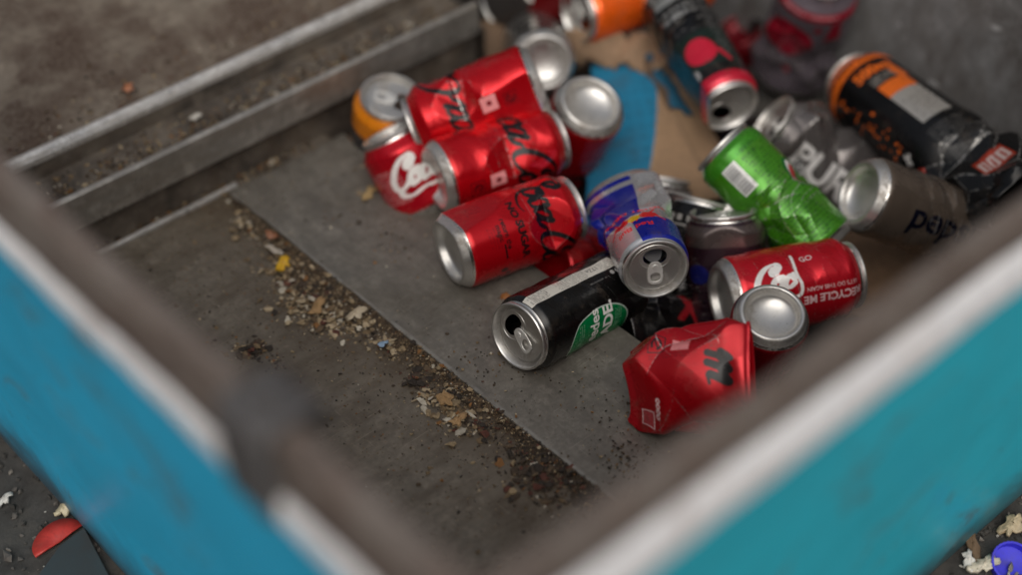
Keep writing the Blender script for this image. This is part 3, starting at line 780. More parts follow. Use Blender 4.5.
def bottle_cap():
    c = np.array((0.1140, -0.4137, -0.0660)); ax = np.array([-.25, -.35, .9]); ax /= np.linalg.norm(ax)
    prof = [(.0001, .0105), (.0115, .0105), (.0138, .0095), (.0148, .0075), (.0152, .0), (.0138, .0), (.0132, .0070), (.0001, .0082)]
    V, F = lathe('cap', prof, 60, None)
    k = np.arange(60); ridge = 1 + .025 * (k % 2)
    for i in (3, 4): V[i * 60:(i + 1) * 60, :2] *= ridge[:, None]
    V[:, 2] *= -1; F = F[:, ::-1]
    o = link('bottle_cap', mesh_np('bottle_cap', V, F, True, np.tile(lin(50, 45, 205), (len(V), 1))), M['plastic'])
    o.data.set_sharp_from_angle(angle=math.radians(40))
    o.rotation_euler = Vector(ax).to_track_quat('Z', 'Y').to_euler(); o.location = c
    tag(o, 'bright blue plastic bottle cap on the ground outside the teal panel', 'bottle cap')
bottle_cap()
scrap('shell_bit', 'white curved bit on the ground left of the blue bottle cap', 'scrap', (0.0951, -0.3896, -0.0720), (.007, .005), lin(215, 212, 205), 16, .0015, .6, rot=40)
scrap('cream_bit', 'cream chunk on the ground just left of the blue bottle cap', 'scrap', (0.1005, -0.3996, -0.0720), (.010, .007), lin(205, 195, 175), 17, .003, .5, rot=-30)
scrap('cream_bit', 'cream chunk on the ground above the blue bottle cap', 'scrap', (0.1445, -0.3918, -0.0720), (.010, .006), lin(190, 172, 140), 18, .003, .6, rot=10)
scrap('brown_leaf', 'dry brown leaf on the ground behind the white curved bit', 'leaf', (0.1102, -0.3821, -0.0720), (.018, .0045), lin(120, 98, 76), 19, .0006, .5, rot=45)
scrap('cream_bit', 'cream pebble on the ground above the red scrap', 'pebble', (-0.3660, 0.1019, -0.0720), (.006, .005), lin(190, 180, 150), 20, .003, .6)
scrap('pale_bit', 'pale grey pebble on the ground at the left edge', 'pebble', (-0.3938, 0.1426, -0.0720), (.006, .004), lin(190, 188, 182), 22, .003, .6)

# ------------------------------------------------------------------ cardboard
def board(name, label, corners, nx, ny, colfn, wave, seed, th=.003, jag=.0):
    r = np.random.RandomState(seed); c = np.array(corners); V, Cc = [], []
    for j in range(ny + 1):
        for i in range(nx + 1):
            s, t = i / nx, j / ny
            p = c[0] * (1 - s) * (1 - t) + c[1] * s * (1 - t) + c[2] * s * t + c[3] * (1 - s) * t
            p = p + np.array([0, 0, wave(s, t)])
            if jag and (i in (0, nx) or j in (0, ny)): p = p + r.uniform(-jag, jag, 3)
            V.append(p); Cc.append(colfn(s, t) * r.uniform(.94, 1.05))
    F = [(j * (nx + 1) + i, j * (nx + 1) + i + 1, (j + 1) * (nx + 1) + i + 1, (j + 1) * (nx + 1) + i) for j in range(ny) for i in range(nx)]
    o = link(name, mesh_np(name, np.array(V), np.array(F), True, np.array(Cc)), M['card'])
    s = o.modifiers.new('thickness', 'SOLIDIFY'); s.thickness = th; s.offset = 0
    return tag(o, label, 'cardboard', 'torn cardboard among the cans')
KR, KB, KD = lin(158, 128, 98), lin(20, 128, 168), lin(92, 72, 54)
def card_a(s, t):
    if s < .80 - .50 * t:
        ln = (int(t * 46) % 3 == 0) and (math.sin(s * 60 + int(t * 46) * 2.1) > -.3) and s > .25 and .2 < t < .8
        return KB * (.78 if ln else .95) * (1 - .25 * t)
    if s < .80 - .50 * t + .012: return KR * 1.15
    return KR * (1 - .3 * (abs(s - .70 - .1 * t) < .007)) * (.93 + .07 * math.sin(s * 260))
board('cardboard_sheet', 'tan cardboard with a turquoise printed edge between the cans', [(0.2746, 0.1915, 0.0000), (0.3273, 0.1415, 0.0000), (0.2580, -0.0347, -0.0350), (0.1244, 0.0435, -0.0300)], 130, 130, card_a,
      lambda s, t: .012 * (.70 + .1 * t - abs(s - .70 - .1 * t)) - .012 * max(0, .38 - s) + .004 * math.sin(t * 7), 3, jag=.0006)
board('cardboard_flap', 'torn brown cardboard flap under the orange can', [(0.2491, 0.2091, 0.0300), (0.3326, 0.1538, 0.0300), (0.3007, 0.1167, 0.0150), (0.2628, 0.2027, 0.0000)], 30, 12, lambda s, t: lin(150, 122, 96),
      lambda s, t: .008 * math.sin(s * 5) * (1 - t) + .004 * math.sin(s * 17 + t * 5), 4, jag=.004)
board('cardboard_flap', 'turquoise printed cardboard strip beside the black can with a red disc', [(0.3013, 0.1646, 0.0120), (0.3198, 0.1524, 0.0140), (0.2837, 0.0688, 0.0000), (0.2730, 0.0887, -0.0050)], 14, 30,
      lambda s, t: KB * .45 if s + .1 * math.sin(t * 15) > .3 else KD, lambda s, t: .005 * math.sin(s * 4), 5, jag=.002)
board('cardboard_sheet', 'dark brown cardboard at the back behind the silver can base', [(0.2329, 0.3224, 0.0000), (0.3182, 0.2540, 0.0000), (0.2892, 0.2089, -0.0300), (0.2065, 0.2634, -0.0300)], 20, 20, lambda s, t: lin(112, 90, 70),
      lambda s, t: .006 * math.sin(s * 5 + t * 3), 6, jag=.002)
board('cardboard_sheet', 'brown cardboard beneath the cans next to the near right rim', [(0.2800, -0.0710, -0.0600), (0.3718, -0.1760, -0.0600), (0.2634, -0.2257, -0.0600), (0.2228, -0.1213, -0.0700)], 20, 20, lambda s, t: lin(128, 100, 76),
      lambda s, t: .006 * math.sin(s * 5 + t * 3), 7, jag=.002)

# ------------------------------------------------------------------ prints
RED, BLK, WHT = lin(186, 8, 22), lin(14, 12, 14), lin(235, 232, 228)
PINK = lin(232, 150, 150)
def emblem(cv, u, t, col, s=6.0, rot=0):
    """square recycling mark: frame, ring of arrows and a bar"""
    for a, b, c, d in ((-s, s, s - .8, s), (-s, s, -s, -s + .8), (-s, -s + .8, -s, s), (s - .8, s, -s, s)): cv.rect(u + a, u + b, t + c, t + d, col, .1)
    q = np.linspace(.3, 5.2, 30); cv.stroke(np.stack([u + 3.4 * np.cos(q), t + 3.4 * np.sin(q)], 1), .9, col)
    cv.stroke([(u - 1.8, t - .8), (u + 1.8, t + .8)], .6, col)
def zero(u_logo, t_logo, xh, sq=None, em=None, extra=None, bg=RED):
    def f(cv):
        if u_logo is not None: script(cv, 'Coca-Cola', u_logo, t_logo, xh, BLK)
        if sq: cv.rect(sq[0] - 6.5, sq[0] + 6.5, sq[1] - 6.5, sq[1] + 6.5, PINK, .1)
        if em: emblem(cv, em[0], em[1], lin(60, 8, 14))
        if extra: extra(cv)
    return f

def p_front(cv):
    script(cv, 'Coca-Cola', 8, 82, 13.5, BLK, tail=False, w=.2); cv.stroke(catmull([(-30, 84), (-34, 72), (-30, 64), (-20, 60), (-12, 62)]), [1.4] * 20 + list(np.linspace(1.4, .4, 21)), BLK)
    cv.text('NO SUGAR', 2, 53, 6.2, BLK, bold=.05, sx=1.2)
    k = lin(70, 8, 16)
    cv.text('return the', 2, 40, 4.4, BLK, bold=.03); cv.text('magic', 0, 34, 4.4, BLK, bold=.02); cv.stroke([(10, 36), (22, 36)], .7, BLK)
    cv.tiny(-6, 12, 24, 34, k, 2.6, seed=2); cv.tiny(-44, -30, 20, 32, k, 2.4, seed=8)
    cv.disc(34, 34, 3, 3, k); cv.disc(40, 38, 2.4, 2.4, k); emblem(cv, 46, 28, k, 5); cv.rect(54, 66, 20, 34, PINK, .1)
def p_lemon(cv):
    G = lin(0, 132, 72)
    # pale information strip along the can, and the green crest with its writing
    cv.rect(16, 27, 26, 122, lin(205, 200, 190), .1)
    cv.rect(15, 27, 6, 20, G, .3)
    cv.tiny(17, 26, 100, 120, lin(50, 48, 46), 2.0, seed=4)
    cv.tiny(17, 26, 58, 90, lin(60, 58, 56), 1.7, rot=True, seed=5)
    cv.text('17Ze', 22, 50, 4.5, lin(40, 38, 36), 90)
    cv.tiny(17, 26, 27, 42, lin(60, 58, 56), 1.8, rot=True, seed=6)
    cv.disc(12, 36, 2.1, 2.1, lin(170, 168, 165), .1); cv.disc(12, 30.5, 2.1, 2.1, lin(170, 168, 165), .1)
    cv.tiny(9.5, 11.5, 42, 64, lin(120, 118, 115), 2.2, rot=True, seed=7)
    a = np.linspace(0, 2 * PI, 60, endpoint=False)
    P = np.stack([-32 + 24 * np.sign(np.cos(a)) * np.abs(np.cos(a)) ** .8, 66 + 33 * np.sin(a)], 1)
    cv.poly(P, lin(190, 205, 195), .2); cv.poly((P - [-32, 66]) * [.955, .97] + [-32, 66], G, .35)
    cv.text('eedes', -23, 73, 9.5, WHT, 0, .02, .1); cv.text('ADE.', -22, 58, 10.5, WHT, 0, .035, .1)
    cv.tiny(-34, -16, 84, 90, lin(150, 190, 165), 2.4, seed=9); cv.tiny(-31, -15, 43, 50, lin(150, 190, 165), 2.2, seed=10)
    cv.disc(4, 16, 3, 3, lin(70, 66, 62), .2)
def p_bull(cv):
    B, S, Rr = lin(16, 34, 150), lin(200, 200, 202), lin(215, 36, 40)
    # slanted blue and silver quarters
    cv.rect(-100, 100, 6, 140, S, .7)
    cv.poly([(-9, 24), (100, 24), (100, 88), (-7, 88)], B, .4); cv.poly([(2, 100), (-100, 94), (-100, 140), (0, 140)], B, .4)
    cv.poly([(-9, 10), (100, 10), (100, 17), (-9, 17)], B, .4)
    cv.text('ENERGY DRINK', -1, 77, 4.8, Rr, 0, .04, .1, sx=1.35)
    for sg in (-1, 1):   # two charging animals and a yellow disc
        P = np.array([(2, 64), (7, 69), (14, 70), (20, 66), (17, 61), (12, 60), (8, 57), (6, 61)], float) + [0, 30]; P[:, 0] *= sg
        cv.poly(P, Rr, .3); cv.stroke([(sg * 18, 97), (sg * 24, 102)], .9, Rr); cv.stroke([(sg * 14, 90), (sg * 17, 85)], 1.0, Rr); cv.stroke([(sg * 4, 96), (sg * 1.5, 101)], .7, Rr)
    cv.disc(0, 95, 5, 5, lin(235, 190, 40), .4)
    cv.text('Red Bull', 2, 110, 6.5, Rr, 0, .03, .2)
def p_upper(cv):
    script(cv, 'Coca-Cola', 10, 80, 14.5, BLK, tail=False, w=.2); cv.rect(-12, 2, 40, 54, PINK, .1); cv.rect(-7, -3, 45, 49, lin(120, 20, 30), .1); emblem(cv, -8, 28, lin(60, 8, 14), 6)
    cv.tiny(-30, -20, 60, 84, lin(70, 8, 16), 2.4, seed=3)
def p_mid(cv):
    script(cv, 'Coca-Cola', -6, 78, 15, BLK, tail=False, w=.2); cv.rect(12, 25, 38, 52, PINK, .1); cv.rect(17, 21, 43, 47, lin(120, 20, 30), .1); emblem(cv, 20, 26, lin(60, 8, 14), 6.4)
    cv.tiny(-20, 0, 46, 56, lin(70, 8, 16), 2.4, seed=5)
def p_rear(cv):
    cv.disc(8, 44, 4, 4, lin(200, 190, 185), .1); cv.tiny(-12, 16, 52, 74, lin(70, 8, 16), 2.4, seed=5); script(cv, 'Coca-Cola', -62, 80, 11, BLK)
def p_script(cv):
    script(cv, 'Coca-Cola', 30, 42, 11, WHT, w=.3); cv.tiny(-40, -10, 20, 50, lin(235, 200, 200), 2.6, seed=7)
def p_orange(cv):
    cv.rect(-104, 104, 60, 80, lin(60, 58, 60), .4); cv.rect(-104, 104, 82, 110, lin(226, 132, 24), .3); cv.rect(-104, 104, 6, 60, lin(226, 132, 24), .3)
def p_orangeside(cv):
    cv.rect(-104, 104, 6, 150, lin(236, 96, 22), .35)
    for k in range(3): cv.rect(-22 + k * 9, -16 + k * 9, 66, 100, lin(250, 160, 90), .2, .7)
    cv.tiny(-30, 14, 62, 84, WHT, 3.2, rot=True, seed=3); cv.rect(-14, 2, 40, 56, lin(225, 214, 200), .1); cv.tiny(-12, 0, 42, 54, lin(60, 50, 40), 2.2, seed=5)
    cv.tiny(10, 18, 55, 95, WHT, 8, rot=True, seed=8)
def p_disc(cv):
    cv.rect(-95, 95, 131, 143, lin(190, 26, 52), .3); cv.rect(-95, 95, 76, 120, lin(30, 44, 40), .4)
    cv.disc(-2, 100, 15, 15, lin(190, 26, 52), .15); cv.rect(-18, 16, 24, 32, lin(150, 152, 150), .2, .6); cv.tiny(-20, 18, 12, 22, WHT, 4, seed=3)
    cv.tiny(-30, -20, 20, 110, lin(150, 150, 150), 3.4, rot=True, seed=6, al=.5); cv.disc(12, 122, 4, 6, lin(150, 148, 148), .2); cv.tiny(-18, 18, 36, 52, lin(190, 190, 188), 8, seed=4)
    cv.stroke([(-18, 104), (-24, 116)], 2.2, lin(190, 26, 52))
def p_silverdisc(cv):
    Rr = lin(146, 10, 38)
    cv.rect(-117, 117, 124, 133, Rr, .3); cv.tiny(-30, 30, 126.5, 131, lin(240, 200, 205), 4.5, seed=6)
    cv.disc(-14, 86, 25, 25, Rr, .3); cv.tiny(-20, 6, 72, 92, lin(215, 110, 130), 9, seed=5); cv.poly([(-34, 88), (-10, 105), (-12, 86)], lin(225, 40, 70), .3)
    cv.poly([(20, 92), (36, 98), (34, 124), (24, 122)], Rr, .3); cv.disc(12, 112, 4, 4, Rr, .3)
    cv.tiny(-36, 8, 46, 54, lin(220, 210, 212), 6, seed=9); cv.disc(-6, 38, 4, 7, lin(210, 60, 80), .2)
def p_tall(cv):
    O = lin(236, 112, 34); T = cv.L + 9.7; K = T / 158        # heights are measured down from the top rim
    cv.rect(-115, 115, T - 21 * K, T, O, .35)
    for k in range(-4, 5): cv.text('500', k * 24, T - 15 * K, 7.5, BLK, 0, .03); cv.rect(k * 24 + 9, k * 24 + 10.5, T - 18 * K, T - 11 * K, BLK); cv.rect(k * 24 + 12, k * 24 + 13.5, T - 18 * K, T - 11 * K, BLK)
    cv.text('500ml', 20, T - 30 * K, 11.5, O, 0, .04); cv.tiny(8, 34, T - 44 * K, T - 37 * K, lin(210, 200, 190), 3, seed=3)
    cv.rect(8, 38, T - 58 * K, T - 46 * K, O, .3); cv.poly([(30, T - 36 * K), (40, T - 32 * K), (42, T - 46 * K), (32, T - 46 * K)], O, .3)
    cv.rect(8, 38, T - 88 * K, T - 58 * K, lin(172, 168, 162), .45); cv.tiny(12, 34, T - 86 * K, T - 66 * K, lin(60, 58, 56), 3.2, seed=4)
    cv.tiny(4, 40, T - 118 * K, T - 94 * K, lin(104, 102, 100), 3.0, seed=7)
    cv.rect(6, 38, T - 140 * K, T - 126 * K, lin(150, 46, 24), .2)
    for k in range(3): cv.rect(8 + k * 10, 16 + k * 10, T - 138 * K, T - 129 * K, lin(190, 170, 165), .2); cv.stroke([(12 + k * 10, T - 136.5 * K), (12 + k * 10, T - 131 * K)], 1.0, lin(150, 46, 24))
    r = np.random.RandomState(4)
    for _ in range(34):
        u, t = r.normal(-26, 7), T - r.uniform(22, 86) * K; cv.disc(u, t, r.uniform(.4, 1.8), r.uniform(.6, 3.2), O, .3, r.uniform(0, 90))
    cv.text('st', -26, T - 92 * K, 10, WHT, 40, .035); cv.text('G', -27, T - 104 * K, 8.5, lin(225, 60, 36), 40, .035)
def p_pure(cv):
    cv.text('PURE', -8, 76, 25, lin(215, 212, 210), -90, .03, .1); cv.rect(-104, -30, 6, 150, lin(150, 148, 146), .75)
    cv.tiny(-28, -18, 70, 110, lin(210, 208, 205), 2.6, rot=True, seed=4); cv.rect(-26, -14, 96, 112, lin(190, 188, 186), .2); emblem(cv, -20, 104, lin(50, 50, 52), 5)
def p_pep(cv):
    cv.text('pepsi', 6, 68, 23, lin(8, 10, 26), 90, .03, .2)
def p_green(cv):
    DG = lin(10, 54, 14)
    cv.rect(-104, 104, 106, 130, lin(62, 138, 34), .35)
    cv.barcode(-16, -1, 78, 106, False)
    cv.tiny(4, 24, 102, 109, DG, 6, seed=3, al=1); cv.tiny(5, 28, 60, 99, DG, 3.4, seed=12, al=1); cv.tiny(-14, 0, 64, 74, DG, 3.2, seed=13, al=1)
    cv.tiny(-8, 30, 12, 54, DG, 3.6, seed=14, al=1); cv.tiny(-30, -12, 12, 50, DG, 3.2, seed=15, al=1)
    cv.disc(35, 66, 9, 15, lin(14, 100, 44), .3, 0); cv.disc(36, 66, 6.5, 12, WHT, .1); cv.disc(37, 65, 5, 9, lin(200, 30, 34), .2)
def p_grape(cv):
    cv.rect(-104, 104, 88, 104, lin(84, 74, 72), .5); cv.tiny(-40, 40, 56, 72, lin(70, 40, 52), 3, seed=3)
    for t in range(8, 78, 7): cv.rect(-104, 104, t, t + 2.6, lin(34, 20, 32), .6, .6)
    cv.disc(-24, 66, 10, 8, lin(30, 34, 110), .4)
def p_bars(cv):
    for k in range(-9, 10): cv.rect(k * 9, k * 9 + 4.5 + 2 * (k % 2), 84, 89, lin(165, 162, 158), .1)
    cv.rect(-104, 104, 80, 81.5, lin(165, 162, 158), .1); cv.tiny(-60, 60, 30, 80, lin(120, 118, 116), 3.2, seed=9, al=.6)
def p_recycle(cv):
    script(cv, 'Coc', -8, 34, 9.5, WHT, 90, False, .3); cv.stroke(catmull([(-26, 55), (-10, 54), (0, 56), (7, 54), (9, 46), (8, 30)]), 1.4, WHT, .1)
    cv.text('RECYCLE ME', 13, 81, 6.4, lin(225, 190, 190), -90, .04); cv.text("LET'S DO THIS AGAIN", 5, 81, 3.2, lin(225, 190, 190), -90, .02)
    cv.text('GO', -22, 66, 5, WHT, 90)
def p_redlow(cv):
    cv.text('coca', -22, 48, 7, lin(110, 10, 20), 90); cv.rect(4, 16, 70, 84, lin(150, 70, 70), .1); cv.rect(6, 14, 72, 82, lin(160, 14, 28), .3); cv.rect(6, 14, 84, 92, lin(220, 200, 198), .1, .5)
def p_crush(cv):
    script(cv, 'm', -10, 82, 17, BLK, tail=False, w=.15)
    cv.rect(-32, -19, 42, 55, PINK, .1, .75); emblem(cv, -25, 31, lin(50, 8, 14), 6.4); cv.tiny(-17, -13, 26, 56, lin(70, 8, 16), 2.0, rot=True, seed=4)
    for k in range(4): cv.disc(14 + k * 4, 30 - k * .6, 2.0, 2.2, lin(235, 205, 205), .1); cv.disc(14 + k * 4, 30 - k * .6, .9, 1.0, RED, .3)
    cv.rect(24, 40, 10, 24, lin(225, 190, 190), .1); cv.rect(25, 39, 11, 23, lin(170, 60, 66), .2)
def p_cross(cv):
    cv.text('X', -10, 70, 22, lin(150, 20, 30), 72, .05); cv.rect(14, 24, 34, 44, WHT, .1); cv.rect(10, 26, 26, 31, WHT, .1); cv.text('co', 20, 54, 8, WHT, 90, .03); cv.tiny(-46, -40, 20, 60, lin(160, 158, 156), 2.6, rot=True, seed=4)

# ------------------------------------------------------------------ the cans
HERO = (640, 380)
lemon = can('black can with green crest and pale strip lying open end forward on the sheet', (0.0656, -0.0658, 0.0098), (-0.0596, -0.0747, 0.0345), R=.0298, rl=.0258, paint=p_lemon, bg=lin(13, 12, 12), metal=.1, res=HERO,
    dents=[('wr', .0005, 3, .05, .05), ('notch', 150, .05, .004, 12, .8)], tab_ang=105, tab_up=.16)
bull = can('blue and silver slim can folded over with its open lid beside the black can', (0.1213, 0.0007, 0.0386), (0.0472, -0.1133, 0.0620), R=.0272, rl=.0242, paint=p_bull, bg=lin(190, 190, 192), metal=.7, res=HERO,
    dents=[('squash', 0, .022, .060, .42), ('notch', -15, .076, .009, 24, 1.0), ('buckle', .0045, 4, .045, .055, .035, 5)], tab_ang=-20, tab_up=.10)
front = can('dented red can with black script lying base forward behind the black can', (-0.0360, 0.0334, 0.0375), (0.0729, 0.0071, 0.0379), paint=p_front, bg=RED, res=HERO, metal=.5, scuff=.22,
    dents=[('notch', 10, .080, .0105, 27, 1.0), ('notch', -30, .066, .0055, 11, 1.0), ('plane', -62, -9, .0300, .05, 1.0), ('buckle', .0016, 4, .060, .080, .022, 12)])
can('red can mostly hidden beneath the dented red can at the front', (0.0503, 0.0144, -0.0200), (0.1277, 0.0274, -0.0642), bg=RED, metal=.5, paint=p_rear, ends=RED, tabbed=False, opened=False, dents=[('wr', .001, 9, .05, .03)])
can('red can with black script in the middle of the three stacked red cans', (0.0121, 0.1084, 0.0420), (0.1233, 0.0793, 0.0450), paint=p_mid, bg=RED, res=(340, 200), metal=.5,
    dents=[('notch', 5, .060, .006, 14, 1.0), ('buckle', .0014, 4, .06, .07, .035, 22), ('wr', .0006, 19, .06, .04)])
can('topmost of the three stacked red cans with a pale square and black script', (0.1309, 0.1072, 0.0889), (0.0345, 0.1638, 0.0550), paint=p_upper, bg=RED, res=(340, 200), metal=.5,
    dents=[('notch', 15, .070, .0065, 16, 1), ('plane', -20, -5, .0302, .05, 1), ('buckle', .0016, 4, .06, .06, .035, 21), ('wr', .0007, 29, .07, .03)])
can('plain silver can base behind the topmost red can', (0.2042, 0.1825, 0.0350), (0.2592, 0.2585, 0.0005), bg=lin(170, 168, 165), metal=.9, R=.031)
can('dark red can tipped base up to the right of the stacked red cans', (0.1726, 0.0865, 0.0550), (0.1719, 0.1359, -0.0455), paint=p_rear, bg=RED * .85, metal=.5, dents=[('wr', .0005, 6, .06, .04)])
can('red can with white script standing low behind the metal sheet', (0.0257, 0.1333, -0.0102), (0.0206, 0.1767, 0.0520), paint=p_script, bg=lin(190, 16, 34), metal=.5)
can('orange banded can standing upright against the steel ledge', (0.0552, 0.2475, -0.0558), (0.0539, 0.2173, 0.0520), R=.0320, paint=p_orange, bg=lin(226, 132, 24), metal=.3, tab_ang=80)
can('leftmost silver lid of the two plain cans at the top edge', (0.2837, 0.2744, 0.0550), (0.2711, 0.3161, 0.0050), R=.029, bg=lin(70, 66, 64), metal=.4, tab_ang=60)
can('right silver lid of two plain cans beside the orange can', (0.3019, 0.2266, 0.0700), (0.2875, 0.2762, 0.0180), R=.030, bg=lin(110, 22, 24), metal=.4, tab_ang=100)
can('bright orange can lying with its open lid facing left at the top', (0.4193, 0.1824, 0.0369), (0.2664, 0.2041, 0.0500), R=.0290, paint=p_orangeside, bg=lin(236, 96, 22), metal=.35, tab_ang=-60)
can('black slim can with a red disc and red neck sloping down open', (0.3225, 0.1412, 0.0703), (0.2636, 0.0078, 0.0450), R=.0300, rl=.0255, paint=p_disc, bg=lin(16, 16, 18), metal=.3, tab_ang=120, tabbed=False, dents=[('plane', 70, 4, .0255, .05, 1), ('wr', .0008, 4, .05, .03)])
can('dark red can glimpsed between the black disc can and the silver can', (0.4733, 0.1799, -0.0450), (0.5109, 0.1660, -0.1366), ends=lin(110, 8, 22), tabbed=False, opened=False, bg=lin(110, 8, 22), metal=.4, R=.028)
can('crushed silver can with a crimson disc and crimson neck at the top', (0.4584, 0.0978, -0.0574), (0.4389, 0.0549, 0.0850), R=.037, paint=p_silverdisc, bg=lin(104, 95, 103), metal=.35, res=(340, 220),
    dents=[('notch', 60, .055, .012, 26, 1), ('buckle', .0070, 4, .055, .045, .045, 3), ('squash', 0, .04, .06, .7)])
can('tall black can with an orange band and orange lettering lying against the grey wall', (0.3438, -0.2348, 0.0350), (0.4101, -0.0099, 0.0150), R=.0375, paint=p_tall, foot=lin(14, 14, 15), bg=lin(14, 14, 15), metal=.25, res=(360, 260),
    dents=[('notch', 14, .060, .010, 26, 1), ('buckle', .0075, 4, .052, .040, .048, 8), ('squash', 10, .04, .05, .6)])
can('crumpled grey can with pale capital letters under the green can', (0.3690, -0.0960, -0.0632), (0.2955, -0.0124, 0.0250), R=.037, paint=p_pure, bg=lin(96, 91, 90), metal=.45, res=(340, 200),
    dents=[('notch', 70, .085, .012, 28, 1), ('buckle', .0065, 4, .048, .105, .034, 6), ('squash', 0, .06, .08, .75)])
can('grey can with dark blue letters lying base forward beside the green can', (0.2511, -0.1436, 0.0450), (0.3476, -0.2056, -0.0162), R=.0325, paint=p_pep, bg=lin(100, 88, 78), metal=.5, dents=[('wr', .0006, 4, .07, .04)])
can('bright green can with a white barcode pinched at its waist', (0.2184, -0.1467, 0.0020), (0.2010, -0.0380, 0.0600), R=.0305, paint=p_green, bg=lin(66, 134, 26), metal=.35, res=(360, 220),
    dents=[('notch', -82, .050, .005, 16, 1), ('notch', 78, .062, .005, 16, 1), ('buckle', .0024, 5, .036, .046, .030, 4), ('wr', .0006, 5, .05, .04)])
can('dark purple brown can standing up beside the green can', (0.1312, -0.1224, -0.0616), (0.1599, -0.0800, 0.0380), paint=p_grape, bg=lin(40, 23, 31), metal=.2, opened=True, dents=[('wr', .001, 54, .05, .04), ('plane', 0, 0, .028, .05, 1)])
can('black can with white bars round its end behind the purple brown can', (0.1165, -0.0712, -0.0620), (0.1781, -0.0424, 0.0180), paint=p_bars, bg=lin(20, 19, 20), metal=.3)
can('dark can tucked behind the blue and silver can', (0.1485, -0.0093, -0.0736), (0.1924, 0.0181, 0.0000), bg=lin(46, 26, 26), metal=.6, R=.028, paint=p_bars)
can('red can with white script lying sideways against the near right rim', (0.1010, -0.1334, 0.0120), (0.2028, -0.1824, 0.0088), paint=p_recycle, bg=lin(196, 20, 36), metal=.5, res=(340, 200), dents=[('wr', .0006, 8, .06, .05)])
can('dark red can standing base up in front of the sideways red can', (0.0794, -0.2018, 0.0580), (0.0946, -0.1745, -0.0475), R=.0292, paint=p_redlow, bg=lin(150, 14, 28), metal=.5)
can('crushed red can with black script nearest the front right rim', (-0.0307, -0.1589, 0.0299), (0.0165, -0.2376, 0.0580), R=.034, ends=lin(186, 14, 30), opened=False, tabbed=False, paint=p_crush, bg=lin(168, 8, 22), metal=.45, res=HERO,
    dents=[('squash', 0, .06, .09, .58), ('squash', 0, .10, .025, .4), ('plane', -66, -34, .034, .040, 1), ('plane', 20, -26, .0185, .030, 1), ('buckle', .0055, 3, .060, .055, .05, 9)])
can('flattened black can with a red letter under the open lidded slim can', (0.0345, -0.0880, -0.0120), (0.1356, -0.0939, -0.0549), R=.030, ends=lin(22, 21, 22), opened=False, tabbed=False, paint=p_cross, bg=lin(18, 17, 18), metal=.35,
    dents=[('squash', 0, .05, .09, .6), ('buckle', .006, 4, .045, .055, .05, 7)])
# cans deeper in the heap, seen only through the gaps
for lab, b, t, c in (('dark can low in the heap below the green can', (0.2231, -0.0847, -0.0500), (0.2255, 0.0081, -0.1090), (40, 34, 38)),
                     ('dark can low in the heap beneath the crumpled grey can', (0.3271, 0.0192, -0.0500), (0.3343, 0.1281, -0.0641), (36, 30, 32)),
                     ('dark grey can low in the heap beside the grey wall', (0.5129, 0.0650, -0.0450), (0.5136, 0.1848, -0.0525), (52, 46, 46))):
    can(lab, b, t, bg=lin(*c), metal=.5, paint=p_bars, res=(160, 100))

# ------------------------------------------------------------------ camera
cam = bpy.data.cameras.new('camera'); co = bpy.data.objects.new('camera', cam); COL.objects.link(co)
co.matrix_world = Matrix(((0.746390, 0.450316, -0.490017, -0.631595), (-0.665195, 0.482209, -0.570080, -0.734790), (-0.020426, 0.751459, 0.659464, 0.850000), (0, 0, 0, 1)))
cam.sensor_width = 36; cam.lens = 36 * 1600 / 1022; cam.clip_start = .02; cam.clip_end = 60
cam.dof.use_dof = True; cam.dof.focus_distance = 1.195; cam.dof.aperture_fstop = 1.8; cam.dof.aperture_blades = 0
sc.camera = co

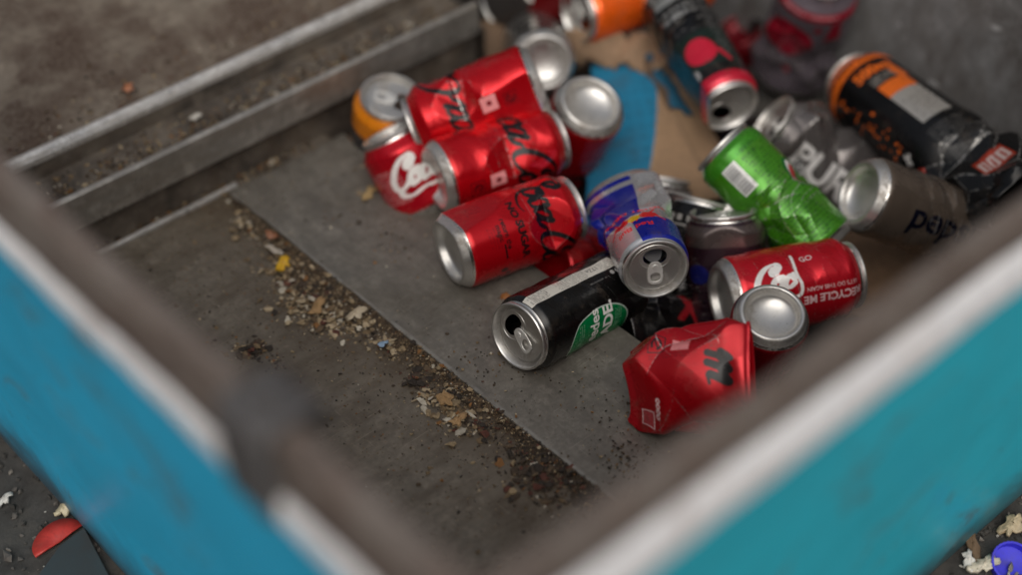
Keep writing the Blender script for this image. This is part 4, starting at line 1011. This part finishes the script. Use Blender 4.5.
# ------------------------------------------------------------------ light: soft grey daylight
w = bpy.data.worlds.new('World'); sc.world = w; w.use_nodes = True
nt = w.node_tree; nt.nodes.clear()
o = nt.nodes.new('ShaderNodeOutputWorld'); bg = nt.nodes.new('ShaderNodeBackground'); sky = nt.nodes.new('ShaderNodeTexSky'); hs = nt.nodes.new('ShaderNodeHueSaturation')
SUN_EL, SUN_AZ = 46, 222     # height, and direction the light comes from (degrees from +Y towards +X)
sky.sky_type = 'NISHITA'; sky.sun_disc = False; sky.sun_elevation = math.radians(SUN_EL); sky.sun_rotation = math.radians(SUN_AZ); sky.dust_density = 4; sky.air_density = 1.0; sky.ozone_density = .6
hs.inputs['Saturation'].default_value = .35
bg.inputs['Strength'].default_value = .070
nt.links.new(sky.outputs[0], hs.inputs['Color']); # overcast: the zenith brighter than the horizon
tc = nt.nodes.new('ShaderNodeTexCoord'); sp = nt.nodes.new('ShaderNodeSeparateXYZ'); mr = nt.nodes.new('ShaderNodeMapRange'); mu = nt.nodes.new('ShaderNodeVectorMath'); mu.operation = 'SCALE'
nt.links.new(tc.outputs['Generated'], sp.inputs[0]); nt.links.new(sp.outputs[2], mr.inputs[0])
for k, v in enumerate((.0, .95, .30, 2.0)): mr.inputs[k + 1].default_value = v
nt.links.new(hs.outputs[0], mu.inputs[0]); nt.links.new(mr.outputs[0], mu.inputs['Scale']); nt.links.new(mu.outputs[0], bg.inputs[0]); nt.links.new(bg.outputs[0], o.inputs[0])
sl = bpy.data.lights.new('sun', 'SUN'); so = bpy.data.objects.new('sun', sl); COL.objects.link(so)
sl.energy = 1.5; sl.angle = math.radians(70); sl.color = (1, .935, .84)
az, el = math.radians(SUN_AZ), math.radians(SUN_EL)
sd = Vector((math.sin(az) * math.cos(el), math.cos(az) * math.cos(el), math.sin(el)))
so.rotation_euler = sd.to_track_quat('Z', 'Y').to_euler(); so.location = (0, 0, 3)

sc.view_settings.view_transform = 'Standard'; sc.view_settings.look = 'None'; sc.view_settings.exposure = 0
sc.render.engine = 'CYCLES'; sc.cycles.max_bounces = 8; sc.cycles.use_denoising = True
sc.render.resolution_x = 1024; sc.render.resolution_y = 576
